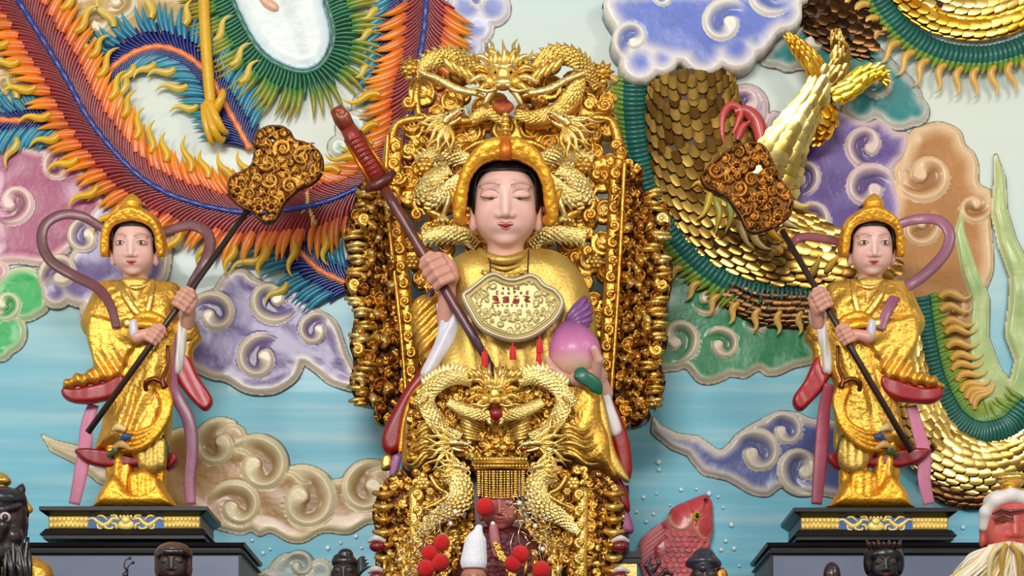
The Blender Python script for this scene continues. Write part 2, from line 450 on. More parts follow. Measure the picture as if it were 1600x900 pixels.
cloud('cloud', 'large violet cloud with cream curls between the left attendant and the throne', *PUR,
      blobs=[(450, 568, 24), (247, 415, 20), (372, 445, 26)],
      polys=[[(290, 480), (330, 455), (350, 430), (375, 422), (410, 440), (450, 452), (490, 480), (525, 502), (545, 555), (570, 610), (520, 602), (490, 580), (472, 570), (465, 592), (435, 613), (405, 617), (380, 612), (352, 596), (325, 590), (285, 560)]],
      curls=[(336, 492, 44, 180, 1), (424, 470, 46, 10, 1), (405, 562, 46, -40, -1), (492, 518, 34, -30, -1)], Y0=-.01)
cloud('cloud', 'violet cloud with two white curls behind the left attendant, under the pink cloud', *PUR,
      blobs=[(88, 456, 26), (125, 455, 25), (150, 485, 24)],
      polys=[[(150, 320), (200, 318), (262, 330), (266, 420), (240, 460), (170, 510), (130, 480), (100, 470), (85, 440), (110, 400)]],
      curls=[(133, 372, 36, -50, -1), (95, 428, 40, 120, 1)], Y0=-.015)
cloud('cloud', 'pink rose cloud with pale curls at the left edge above the green cloud', (0.66, 0.33, 0.46), (0.95, 0.84, 0.80),
      blobs=[(-4, 425, 20), (115, 300, 20)],
      polys=[[(-12, 230), (60, 232), (110, 240), (150, 290), (172, 340), (120, 385), (75, 415), (30, 412), (0, 415), (-12, 420)]],
      curls=[(24, 318, 40, 140, -1), (92, 262, 34, -40, -1)], fill=(0.62, 0.28, 0.44), Y0=-.004)
cloud('cloud', 'bright green cloud with a cream curl at the left edge', (0.10, 0.70, 0.32), (0.87, 0.90, 0.74),
      blobs=[(36, 460, 43), (60, 476, 17), (8, 520, 34), (0, 545, 20)], curls=[(12, 477, 30, 150, -1)], Y0=-.005, rimw=15)
cloud('cloud', 'tan cloud with cream discs at the top left behind the red tail feather', (0.76, 0.62, 0.34), (0.93, 0.88, 0.74),
      blobs=[(150, 35, 30), (120, 60, 22), (235, 20, 38), (200, 50, 30), (255, 60, 20), (185, 4, 28)],
      polys=[[(90, -10), (290, -10), (300, 40), (260, 80), (180, 90), (120, 80)]],
      curls=[(190, 4, 34, 150, -1), (152, 36, 34, 120, 1)], Y0=-.004)
cloud('cloud', 'tan cloud with a cream disc at the left edge beside the red tail feather', (0.80, 0.66, 0.38), (0.93, 0.88, 0.74),
      polys=[[(-12, 20), (40, 30), (80, 100), (85, 160), (50, 175), (-12, 170)]], curls=[(-2, 92, 20, 90, 1), (10, 132, 18, 40, 1)], Y0=-.004)
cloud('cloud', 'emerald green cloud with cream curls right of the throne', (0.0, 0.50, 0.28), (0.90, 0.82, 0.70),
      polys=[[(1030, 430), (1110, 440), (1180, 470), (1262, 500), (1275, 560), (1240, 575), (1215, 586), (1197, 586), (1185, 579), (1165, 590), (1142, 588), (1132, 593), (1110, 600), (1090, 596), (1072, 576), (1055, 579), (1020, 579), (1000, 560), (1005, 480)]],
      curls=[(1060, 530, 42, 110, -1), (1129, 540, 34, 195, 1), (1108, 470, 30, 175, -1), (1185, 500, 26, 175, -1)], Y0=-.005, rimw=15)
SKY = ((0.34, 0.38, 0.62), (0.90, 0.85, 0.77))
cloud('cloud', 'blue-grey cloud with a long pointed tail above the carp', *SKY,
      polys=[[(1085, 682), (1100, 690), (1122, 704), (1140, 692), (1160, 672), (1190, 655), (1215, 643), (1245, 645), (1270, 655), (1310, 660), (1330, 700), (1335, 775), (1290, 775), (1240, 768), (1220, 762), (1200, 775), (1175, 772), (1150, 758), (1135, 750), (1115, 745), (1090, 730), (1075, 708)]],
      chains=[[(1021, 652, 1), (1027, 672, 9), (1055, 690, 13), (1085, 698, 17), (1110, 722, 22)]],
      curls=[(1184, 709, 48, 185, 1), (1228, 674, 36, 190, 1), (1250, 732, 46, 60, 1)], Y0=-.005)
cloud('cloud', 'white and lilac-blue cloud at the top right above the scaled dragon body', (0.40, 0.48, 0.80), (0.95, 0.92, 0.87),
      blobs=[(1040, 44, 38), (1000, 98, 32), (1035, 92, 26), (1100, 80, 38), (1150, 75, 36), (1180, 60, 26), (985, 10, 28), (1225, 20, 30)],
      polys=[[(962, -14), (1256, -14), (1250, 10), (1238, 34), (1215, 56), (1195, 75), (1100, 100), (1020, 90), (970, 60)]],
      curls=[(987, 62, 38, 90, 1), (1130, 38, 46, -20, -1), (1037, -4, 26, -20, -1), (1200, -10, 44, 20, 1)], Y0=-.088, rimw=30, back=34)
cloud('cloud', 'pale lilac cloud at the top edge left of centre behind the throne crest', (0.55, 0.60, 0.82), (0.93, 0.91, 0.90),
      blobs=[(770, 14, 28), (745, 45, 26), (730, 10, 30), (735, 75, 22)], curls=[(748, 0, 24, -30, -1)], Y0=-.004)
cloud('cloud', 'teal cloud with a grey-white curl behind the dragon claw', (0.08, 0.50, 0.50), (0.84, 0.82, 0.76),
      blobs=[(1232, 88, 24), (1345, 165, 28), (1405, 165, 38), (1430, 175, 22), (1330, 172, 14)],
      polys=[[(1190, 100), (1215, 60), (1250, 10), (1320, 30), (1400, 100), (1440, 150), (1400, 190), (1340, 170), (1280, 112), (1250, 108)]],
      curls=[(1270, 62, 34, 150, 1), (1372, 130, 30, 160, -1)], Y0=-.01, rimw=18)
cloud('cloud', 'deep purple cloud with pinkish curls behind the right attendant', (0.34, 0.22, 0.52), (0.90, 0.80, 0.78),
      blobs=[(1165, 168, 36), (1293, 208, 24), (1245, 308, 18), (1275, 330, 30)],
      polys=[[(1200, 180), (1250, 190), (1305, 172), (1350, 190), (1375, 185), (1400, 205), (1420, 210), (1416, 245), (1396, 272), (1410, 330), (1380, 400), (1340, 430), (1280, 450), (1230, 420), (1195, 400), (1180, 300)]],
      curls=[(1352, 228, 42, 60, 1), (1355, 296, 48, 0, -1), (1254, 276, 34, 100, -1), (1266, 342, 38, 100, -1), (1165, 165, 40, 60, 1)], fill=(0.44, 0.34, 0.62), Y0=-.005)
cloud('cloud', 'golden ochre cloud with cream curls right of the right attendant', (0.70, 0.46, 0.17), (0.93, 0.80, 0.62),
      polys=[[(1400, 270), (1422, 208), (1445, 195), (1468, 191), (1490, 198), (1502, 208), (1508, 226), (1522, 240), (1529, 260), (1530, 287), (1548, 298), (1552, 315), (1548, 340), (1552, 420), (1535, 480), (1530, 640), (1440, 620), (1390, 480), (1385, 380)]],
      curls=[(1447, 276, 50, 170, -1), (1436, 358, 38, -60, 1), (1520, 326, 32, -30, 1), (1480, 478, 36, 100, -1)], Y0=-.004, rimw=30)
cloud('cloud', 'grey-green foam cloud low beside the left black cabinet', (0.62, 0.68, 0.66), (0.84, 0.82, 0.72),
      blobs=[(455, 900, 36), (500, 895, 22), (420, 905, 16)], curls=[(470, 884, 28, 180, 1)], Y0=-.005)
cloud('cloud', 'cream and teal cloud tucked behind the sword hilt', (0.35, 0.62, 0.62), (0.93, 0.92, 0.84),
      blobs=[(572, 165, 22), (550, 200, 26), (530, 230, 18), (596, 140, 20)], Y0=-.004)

# pale green flames of the dragon at the right edge
cloud('flame_tongue', 'pale green flame rising in two wavy strands at the right edge', (0.72, 0.80, 0.52), (0.88, 0.89, 0.68),
      chains=[[(1502, 326, 3), (1499, 365, 11), (1513, 420, 15), (1530, 470, 16), (1527, 530, 18), (1540, 590, 27), (1572, 640, 34), (1605, 615, 32)],
              [(1556, 243, 2), (1562, 280, 9), (1561, 330, 13), (1574, 380, 15), (1596, 430, 19), (1602, 480, 27), (1597, 520, 27), (1612, 560, 26), (1608, 615, 34)]],
      Y0=-.012, H=10, group='flames of the dragon relief', rimw=9, fill=(0.62, 0.74, 0.46), cat='flame')

# ------------------------------------------------------------------ phoenix relief: long tail plumes
def barb_path(p, T, side, L, a0, a1, n=8):
    h = atan2(T[1], T[0]); pts = [np.array(p, float)]
    for i in range(n):
        a = h + side * radians(a0 + (a1 - a0) * (i + .5) / n)
        pts.append(pts[-1] + np.array((cos(a), sin(a))) * L / n)
    return np.array(pts)
def plume(parent, Y, spine, sides, base, tipc, flamec, quillc, L=52, tipL=28, flameL=42, sp=6.2, a0=22, a1=72, z=4,
          quill=5, name='tail_plume', flame_every=4, label=None, taper=None, seed=1, tipsp=10, wave=1.0):
    r = random.Random(seed)
    S = resample(cr(spine, 12), sp); n = len(S)
    T = np.gradient(S, axis=0); T /= np.linalg.norm(T, axis=1, keepdims=True)
    base_a, base_b = L3(*base[0]), L3(*base[1]); t_a, t_b = L3(*tipc[0]), L3(*tipc[1]); f_a, f_b = L3(*flamec[0]), L3(*flamec[1])
    flames = []; built = []
    for side in sides:
        barbs, tips = MB(Y), MB(Y); built.append((barbs, tips))
        for i in range(n):
            k = taper(i / (n - 1)) if taper else 1.0
            Lb = L * k * r.uniform(.94, 1.06); j = r.uniform(.8, 1.2)
            pth = barb_path(S[i], T[i], side, Lb, a0, a1)
            w = [sp * .62 * x for x in (.8, 1, 1, 1, 1, .95, .85, .7, .35)]
            cols = [np.clip((base_a + (base_b - base_a) * (q / 8)) * j, 0, 1) for q in range(9)]
            barbs.ridge(pth, w, 5.0, z, cols, .5)
        m = int(n * sp / tipsp)
        for i in range(m):
            f = i * (n - 1) / max(1, m - 1); ii = int(round(f))
            k = taper(ii / (n - 1)) if taper else 1.0
            full = barb_path(S[ii], T[ii], side, (L + tipL) * k * r.uniform(.93, 1.08), a0, a1 + 4, 14)
            cut = full[int(14 * L * .80 / (L + tipL)):]
            q = len(cut); w = [tipsp * .66 * (1.0 - (x / (q - 1)) ** 2.2) * (.55 + .45 * min(1, x / 2)) + .2 for x in range(q)]
            j = r.uniform(.85, 1.12)
            tips.ridge(cut, w, 4.2, z + 3, [np.clip((t_a + (t_b - t_a) * (x / (q - 1))) * j, 0, 1) for x in range(q)], .6)
            if flame_every and i % flame_every == 2 and m * .12 < i < m * .93:
                st = cut[int(q * .45)]; d = cut[-1] - cut[-3]; h = atan2(d[1], d[0]); Lf = flameL * k * r.uniform(.85, 1.15)
                pts = [st]; nn = 12; ph = side * wave
                for x in range(nn):
                    a = h + ph * (.60 * cos(2 * pi * (x + .5) / nn * .95 + .5) + .05)
                    pts.append(pts[-1] + np.array((cos(a), sin(a))) * Lf / nn)
                w = [6.6 * (.6 + .4 * min(1, x / 3)) * (1 - (x / nn) ** 1.8) + .3 for x in range(nn + 1)]
                fm = MB(Y); fm.ridge(pts, w, 5, z + 7, [f_a + (f_b - f_a) * (x / nn) for x in range(nn + 1)], .75); flames.append(fm)
    root = thing_part(name, parent)
    if label: root['label'] = label
    for barbs, tips in built: barbs.build('barbs', PAINT, root); tips.build('barb_tips', PAINT, root)
    for fm in flames: fm.build('flame_curl', PAINT, root)
    if quill:
        qb = MB(Y); rr = np.array([quill * (1 + .22 * sin(i * 1.9) * (1 if i % 2 else .6)) for i in range(n)])
        qb.tube(np.c_[S, np.full(n, z + 3.0)], rr, 10, 1.0, .8, col=L3(*quillc)); qb.build('quill', PAINT, root)
    return root
def thing_part(name, parent):
    o = bpy.data.objects.new(name, None); scene.collection.objects.link(o); o.empty_display_size = .05
    o.parent = parent; ORIG[o.name] = ORIG[parent.name]; return o

phoenix = thing('phoenix_relief', P(360, 340, -.03), 'painted phoenix relief with red, blue and green tail plumes on the upper left wall', 'relief')
RED = dict(base=((0.38, 0.05, 0.08), (0.62, 0.17, 0.17)), tipc=((0.84, 0.34, 0.04), (0.96, 0.62, 0.10)), flamec=((0.86, 0.62, 0.06), (0.93, 0.80, 0.18)), quillc=(0.14, 0.20, 0.52))
BLU = dict(base=((0.07, 0.08, 0.36), (0.10, 0.16, 0.48)), tipc=((0.08, 0.42, 0.54), (0.26, 0.64, 0.74)), flamec=((0.82, 0.68, 0.16), (0.93, 0.84, 0.45)), quillc=(0.93, 0.50, 0.26))
plume(phoenix, -.012, [(392, 236), (372, 200), (352, 165), (330, 125), (305, 98), (272, 80), (240, 76), (205, 88), (166, 116)], (1, -1), L=46, tipL=36, flameL=50, sp=5.6, seed=3, name='blue_plume',
      tipsp=7.5, flame_every=5, label='navy and turquoise plume arching over the white oval', **BLU)
plume(phoenix, -.010, [(120, 196), (90, 190), (50, 189), (20, 191), (-12, 188)], (1, -1), L=38, tipL=34, flameL=50, sp=5.6, seed=4, name='blue_plume', tipsp=7.5, flame_every=5, label='navy and turquoise plume at the left edge', **BLU)
plume(phoenix, -.012, [(560, 452), (532, 440), (500, 424), (478, 404), (455, 382)], (1, -1), L=50, tipL=38, flameL=62, sp=6, seed=5, name='blue_plume', tipsp=7.5, flame_every=5, label='navy and turquoise plume above the violet cloud', **BLU)
plume(phoenix, -.010, [(640, -30), (625, 10), (612, 50), (606, 90)], (1,), L=40, tipL=26, flameL=30, sp=6, a0=30, a1=40, quill=0, seed=6, name='blue_plume', label='turquoise plume at the top edge', **BLU)
gp = plume(phoenix, -.016, [(352, -30), (368, 12), (386, 50), (408, 84), (440, 106), (474, 115), (500, 106), (518, 80), (522, 50), (514, 15), (500, -30)], (1,), L=40, tipL=40, flameL=30, sp=5.6, a0=74, a1=100, tipsp=7.0,
      base=((0.05, 0.34, 0.24), (0.14, 0.46, 0.26)), tipc=((0.30, 0.52, 0.16), (0.72, 0.60, 0.10)), flamec=((0.70, 0.62, 0.14), (0.85, 0.76, 0.30)), quillc=(0.22, 0.48, 0.38), quill=4, seed=8, name='green_plume', flame_every=0,
      label='green plume looping round a white oval at the top')
plume(phoenix, -.030, [(668, -30), (665, 20), (660, 70), (648, 130), (640, 190), (618, 240), (585, 280), (545, 303), (500, 320), (440, 331), (384, 334), (340, 328), (300, 318), (262, 304), (222, 280), (190, 250), (160, 215), (132, 175), (105, 125), (75, 75), (50, 35), (20, -12)], (1, -1),
      L=68, tipL=34, flameL=58, sp=6.4, seed=9, name='red_plume', label='crimson and orange plume sweeping in a deep U with a blue quill', **RED)
# white oval framed by the green plume
def oval(X, Y):
    sd = d_poly(X, Y, cr([(370, -20), (384, 40), (410, 78), (440, 100), (474, 109), (498, 100), (512, 78), (516, 50), (506, 10), (495, -20)], 6, True))
    dep = np.maximum(-sd, 0)
    stripe = sm(16, 5, np.abs((X - 462) - (Y - 40) * .35))
    C = L3(0.90, 0.94, 0.93) * np.ones(X.shape + (3,)) * (1 - .14 * stripe)[..., None]
    C = C + (L3(0.72, 0.86, 0.95) - C) * (sm(14, 2, dep) * .6)[..., None]
    return sd, 3 + 3 * sm(0, 20, dep), C
tag(relief('plume_eye', -.012, (350, -20, 530, 120), 2.5, oval, PAINT, phoenix, L3(.5, .55, .5)), 'smooth white oval inside the green plume')
mb = MB(-.02)
mb.ridge(cr([(408, -6), (416, 4), (428, 12), (434, 18)], 4), [5, 6, 6.5, 7, 7.5, 8, 8, 8, 7.5, 7, 6, 4, 1], 4, 4, [L3(0.93, 0.72, 0.60)] * 13)
mb.build('beak_tip', PAINT, phoenix)
# yellow leg with claws
mb = MB(-.05)
leg = resample(cr([(319, -20), (321, 40), (324, 90), (328, 140), (333, 185)], 8), 4)
mb.tube(np.c_[leg, np.full(len(leg), 10)], [8.6 + .7 * (i % 2) for i in range(len(leg))], 12, col=L3(0.88, 0.68, 0.12))
mb.build('leg', PAINT, phoenix)
mb = MB(-.05)
for pts, w in (([(326, 165, 14), (330, 190, 18), (338, 212, 20), (346, 222, 10), (350, 216, 2)], 8), ([(330, 170, 18), (340, 192, 22), (350, 208, 18), (356, 210, 8)], 7.5), ([(322, 168, 12), (324, 196, 16), (330, 220, 14), (334, 227, 4)], 7), ([(336, 178, 10), (344, 168, 18), (350, 154, 18), (349, 144, 10)], 7)):
    q = resample(cr(pts, 6), 3); mb.tube(q, [w * (1.05 - .55 * (i / (len(q) - 1)) ** 2) * (1 + .07 * (i % 2)) for i in range(len(q))], 9, col=L3(0.90, 0.68, 0.13))
mb.build('claw_foot', PAINT, phoenix)
# ------------------------------------------------------------------ dragon relief on the right
dragon = thing('dragon_relief', P(1150, 480, -.04), 'huge gold-scaled dragon relief with green fringed back coiling over the right wall', 'relief')
def band(parent, Y, path, hw, name, cola, colb, size=15, dmax=26, seed=1, flip=1, z=2, lift=3.5, base=(0.28, 0.18, 0.08), tiltr=.5, label=None):
    """body strip: path (px,py), half widths; rows of overlapping scales over a rounded core"""
    r = random.Random(seed)
    S = resample(np.c_[cr(path, 10), cr([(h, 0) for h in hw], 10)[:, 0]], size * .52)
    T = np.gradient(S[:, :2], axis=0); T /= np.linalg.norm(T, axis=1, keepdims=True)
    N = np.stack([-T[:, 1], T[:, 0]], axis=1)
    core = MB(Y); m = len(S); v = []; K = 10
    for i in range(m):
        for k in range(K + 1):
            a = -1 + 2 * k / K; v.append((*(S[i, :2] + N[i] * a * S[i, 2]), z + dmax * sqrt(max(0, 1 - a * a))))
    f = [(i * (K + 1) + k, i * (K + 1) + k + 1, (i + 1) * (K + 1) + k + 1, (i + 1) * (K + 1) + k) for i in range(m - 1) for k in range(K)]
    core.add(v, f, L3(*base))
    sc = MB(Y); ca, cb = L3(*cola), L3(*colb)
    for i in range(m):
        w = S[i, 2]; arc = pi * w * .5 + dmax * .6; nk = max(2, int(arc / (size * .86)))
        for k in range(nk + 1):
            ph = -pi / 2 * .96 + pi * .96 * ((k + (.5 if i % 2 else 0)) / nk)
            if ph > pi / 2 * .97: continue
            a = sin(ph); dz = z + dmax * cos(ph)
            p = S[i, :2] + N[i] * a * w
            ang = atan2(T[i, 1], T[i, 0]) + (0 if flip > 0 else pi) + r.uniform(-.1, .1)
            col = ca + (cb - ca) * r.random()
            sc.disc(p[0], p[1], ang, size * 1.15, size * 1.02 * (.35 + .65 * cos(ph)), dz + .3, dz + lift + r.uniform(-1, 1.6) * tiltr, col, 1.2)
    root = thing_part(name, parent)
    if label: root['label'] = label
    core.build('body', mat('dragon_core', None, .5, .3), root); sc.build('scales', SEQUIN, root)
    return root
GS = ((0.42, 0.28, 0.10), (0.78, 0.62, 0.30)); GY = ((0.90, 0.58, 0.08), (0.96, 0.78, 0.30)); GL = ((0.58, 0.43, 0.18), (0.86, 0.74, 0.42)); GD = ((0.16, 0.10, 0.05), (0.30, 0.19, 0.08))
band(dragon, -.02, [(1078, 118), (1085, 200), (1110, 280), (1150, 345), (1215, 385), (1300, 412), (1380, 440)], [66, 80, 88, 82, 66, 48, 34], 'body_coil', *GS, size=19, dmax=30, seed=2, label='thick upper coil of dark gold scales')
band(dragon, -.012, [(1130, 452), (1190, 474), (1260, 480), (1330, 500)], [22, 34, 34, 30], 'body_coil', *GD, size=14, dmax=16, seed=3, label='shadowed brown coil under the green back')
band(dragon, -.02, [(1385, 470), (1392, 540), (1410, 620), (1450, 690), (1510, 728), (1570, 728), (1625, 700)], [44, 48, 50, 46, 42, 38, 36], 'body_coil', *GL, size=17, dmax=26, seed=4, label='lower right coil of pale gold scales')
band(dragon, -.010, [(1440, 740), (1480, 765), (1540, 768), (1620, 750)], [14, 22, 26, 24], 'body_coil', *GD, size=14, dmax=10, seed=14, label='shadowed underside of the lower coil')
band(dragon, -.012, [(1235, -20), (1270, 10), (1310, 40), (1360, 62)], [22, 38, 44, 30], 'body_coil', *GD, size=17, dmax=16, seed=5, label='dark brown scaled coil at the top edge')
band(dragon, -.02, [(1385, -30), (1420, 6), (1470, 36), (1530, 44), (1590, 30), (1630, 8)], [16, 17, 18, 18, 17, 16], 'body_coil', *GY, size=16, dmax=14, seed=6, label='orange gold scale row at the top right')
band(dragon, -.018, [(1400, -50), (1440, -14), (1490, 8), (1540, 10), (1590, -6), (1630, -30)], [22, 22, 24, 24, 24, 24], 'body_coil', (0.78, 0.62, 0.30), (0.92, 0.80, 0.45), size=18, dmax=18, seed=7, label='pale gold scale rows at the top right corner')

def back_fringe(parent, Y, edge, side, W1, W2, FL, green=((0.06, 0.32, 0.28), (0.14, 0.44, 0.38)), lime=((0.28, 0.50, 0.16), (0.66, 0.72, 0.24)), flame=((0.82, 0.60, 0.18), (0.93, 0.78, 0.46)), sp=7.0, seed=1, fl_every=3, a0=70, a1=110, label=None, z=3, flame_ang=0, fl_max=1.0):
    """ribbed green back along an edge line, lime fringe and curling flames outside"""
    r = random.Random(seed)
    S = resample(np.c_[cr(edge, 10)], sp); n = len(S)
    T = np.gradient(S, axis=0); T /= np.linalg.norm(T, axis=1, keepdims=True)
    g, lm = MB(Y), MB(Y); ga, gb, la, lb, fa, fb = (L3(*c) for c in (*green, *lime, *flame)); fl = []
    for i in range(n):
        pth = barb_path(S[i], T[i], side, W1 * 1.1, a0, a1, 8)
        zp = [8 * sin(pi * (x + .6) / 9.0) for x in range(9)]
        j = r.uniform(.85, 1.15)
        g.ridge(pth, [sp * .60] * 9, 4, z, [np.clip((ga + (gb - ga) * (x / 8)) * j, 0, 1) for x in range(9)], .6, zp)
        p2 = pth[-2]; d = pth[-1] - pth[-3]; dd = d / np.linalg.norm(d)
        q = barb_path(p2, dd, 1, W2 * r.uniform(.85, 1.15), r.uniform(-14, 8), r.uniform(8, 22), 6)
        lm.ridge(q, [sp * .62 * (1 - (x / 6) ** 2) + .3 for x in range(7)], 4, z + 2, [np.clip((la + (lb - la) * (x / 6)) * r.uniform(.9, 1.1), 0, 1) for x in range(7)], .6, [4, 4, 3, 2, 1, 0, 0])
        if i % fl_every == 1 and FL and i < n * fl_max:
            st = q[3]; h = atan2(dd[1], dd[0]) + radians(flame_ang); pts = [st]; nn = 12
            for x in range(nn):
                a = h + .75 * cos(2 * pi * (x + .5) / nn * .9 + .2) * side
                pts.append(pts[-1] + np.array((cos(a), sin(a))) * FL / nn)
            fm = MB(Y); fm.ridge(pts, [6.2 * (.6 + .4 * min(1, x / 3)) * (1 - (x / nn) ** 2) + .4 for x in range(nn + 1)], 5, z + 2, [fa + (fb - fa) * (x / nn) for x in range(nn + 1)], .75, [5 * (1 - x / nn) for x in range(nn + 1)])
            fl.append(fm)
    root = thing_part('back_fringe', parent)
    if label: root['label'] = label
    g.build('ribbed_back', PAINT, root); lm.build('lime_fringe', PAINT, root)
    for fm in fl: fm.build('flame_curl', PAINT, root)
back_fringe(dragon, -.03, [(1010, 128), (1010, 180), (1018, 240), (1040, 305), (1075, 362), (1125, 410), (1190, 437), (1260, 441), (1330, 438)], 1, 38, 26, 40, seed=11, fl_every=4, label='ribbed green back curving past the throne')
back_fringe(dragon, -.03, [(1372, -30), (1398, 10), (1430, 44), (1475, 68), (1530, 74), (1580, 64), (1620, 44)], 1, 30, 16, 52, seed=12, fl_every=3, label='ribbed green back at the top right')
back_fringe(dragon, -.03, [(1412, 470), (1422, 540), (1440, 610), (1475, 672), (1525, 700), (1580, 690), (1620, 655)], -1, 42, 30, 60, seed=13, fl_every=3, label='ribbed green back at the lower right', flame_ang=10, fl_max=.62)
# raised scaled leg with four clawed toes
leg = thing_part('leg', dragon); leg['label'] = 'gold scaled foreleg reaching up with spread toes'
def toe(path, rad, seed, size=13, c=GL):
    r = random.Random(seed); S = resample(np.array(cr(path, 8)), size * .55); n = len(S)
    b = MB(-.05); T = np.gradient(S[:, :2], axis=0); T /= np.linalg.norm(T, axis=1, keepdims=True); N = np.stack([-T[:, 1], T[:, 0]], axis=1)
    rr = np.interp(np.linspace(0, 1, n), np.linspace(0, 1, len(rad)), rad); ca, cb = L3(*c[0]), L3(*c[1])
    b.tube(np.c_[S[:, :2], S[:, 2]], rr * .85, 10, col=ca * .7)
    for i in range(n):
        for k in (-1, -.5, 0, .5, 1):
            if i % 2 and abs(k) == .5 or not i % 2 and k in (-1, 0, 1): continue
            a = k * 1.25; p = S[i, :2] + N[i] * sin(a) * rr[i]
            b.disc(p[0], p[1], atan2(T[i, 1], T[i, 0]) + r.uniform(-.1, .1), size * 1.4, rr[i] * 1.0 + 2, S[i, 2] + rr[i] * cos(a), S[i, 2] + rr[i] * cos(a) + 3 + r.uniform(-1, 2), ca + (cb - ca) * r.random(), 2)
    return b
toe([(1195, 310, 10), (1212, 262, 24), (1236, 215, 34), (1268, 165, 40), (1278, 140, 38)], [34, 30, 22, 17, 14], 1, 15, ((0.70, 0.58, 0.28), (0.88, 0.80, 0.50))).build('shin', SEQUIN, leg)
toe([(1278, 150, 38), (1268, 122, 42), (1250, 98, 38), (1234, 76, 28)], [13, 11, 10, 5], 2, 11, GY).build('toe', SEQUIN, leg)
toe([(1285, 150, 38), (1302, 126, 42), (1306, 100, 38), (1303, 74, 28)], [13, 12, 10, 6], 3, 12, GS).build('toe', SEQUIN, leg)
toe([(1292, 165, 38), (1315, 155, 44), (1342, 136, 40), (1366, 124, 26), (1372, 128, 22)], [13, 13, 12, 9, 5], 4, 13, ((0.90, 0.70, 0.12), (0.95, 0.85, 0.35))).build('toe', SEQUIN, leg)
toe([(1270, 172, 28), (1282, 186, 34), (1286, 204, 30), (1272, 222, 18)], [12, 13, 12, 8], 5, 12, GY).build('toe', SEQUIN, leg)
for tip in ([(1234, 78, 28), (1229, 68, 20)], [(1303, 76, 28), (1312, 66, 20)], [(1370, 128, 24), (1380, 138, 20), (1384, 152, 14)]):
    mb = MB(-.05); q = resample(cr(tip, 5), 2); mb.tube(q, [4.5 * (1 - i / len(q)) + .5 for i in range(len(q))], 8, col=L3(.80, .55, .38)); mb.build('talon', PAINT, leg)
# red flame crest with gold scales behind the fan
mb = MB(-.05)
for pts, w in (([(1130, 235), (1126, 210), (1128, 185), (1140, 170), (1156, 178), (1150, 200), (1143, 215)], 7), ([(1146, 180), (1165, 178), (1182, 195), (1188, 225), (1186, 250)], 11), ([(1150, 225), (1158, 205), (1170, 195)], 7)):
    q = resample(cr(pts, 8), 3); n = len(q); mb.ridge(q, [w * (.45 + .55 * sin(pi * min(1, (i + 2) / n))) for i in range(n)], 9, 14, [L3(0.78, 0.30, 0.28) * (.85 + .3 * i / n) for i in range(n)])
mb.build('red_flame', PAINT, dragon)
# lime and amber tufts poking out below the fan
for pts, c1, c2 in (([(1112, 300), (1100, 296), (1088, 292), (1078, 300)], (0.75, 0.55, 0.1), (0.9, 0.7, 0.2)), ([(1108, 305), (1104, 325), (1096, 342), (1084, 350)], (0.72, 0.62, 0.12), (0.9, 0.75, 0.3)), ([(1116, 318), (1122, 340), (1118, 360), (1116, 374)], (0.55, 0.58, 0.15), (0.88, 0.72, 0.2)),
                    ([(1136, 322), (1140, 345), (1134, 362), (1130, 372)], (0.4, 0.55, 0.25), (0.85, 0.7, 0.25)), ([(1112, 305), (1130, 312), (1142, 330), (1142, 345)], (0.12, 0.42, 0.38), (0.3, 0.6, 0.55)),
                    ([(1155, 352), (1158, 370), (1166, 386), (1174, 394)], (0.8, 0.68, 0.4), (0.9, 0.8, 0.55)), ([(1176, 366), (1178, 380), (1190, 392), (1204, 396)], (0.8, 0.68, 0.4), (0.9, 0.8, 0.5)),
                    ([(1196, 358), (1206, 372), (1218, 382), (1224, 380)], (0.85, 0.6, 0.12), (0.95, 0.7, 0.2)), ([(1208, 340), (1222, 352), (1238, 360), (1246, 364)], (0.86, 0.74, 0.5), (0.92, 0.82, 0.6)), ([(1232, 320), (1246, 328), (1258, 328), (1266, 322)], (0.86, 0.74, 0.4), (0.92, 0.82, 0.5)),
                    ([(1262, 440), (1270, 425), (1276, 412), (1276, 402)], (0.7, 0.55, 0.12), (0.88, 0.72, 0.2)), ([(1286, 432), (1296, 418), (1306, 406), (1308, 396)], (0.75, 0.55, 0.12), (0.92, 0.7, 0.2))):
    q = resample(cr(pts, 6), 3); n = len(q); mb = MB(-.055); mb.ridge(q, [6 * (.5 + .5 * min(1, i / 3)) * (1 - (i / (n - 1)) ** 2) + .4 for i in range(n)], 6, 22, [L3(*c1) + (L3(*c2) - L3(*c1)) * i / n for i in range(n)])
    mb.build('flame_tuft', PAINT, dragon)

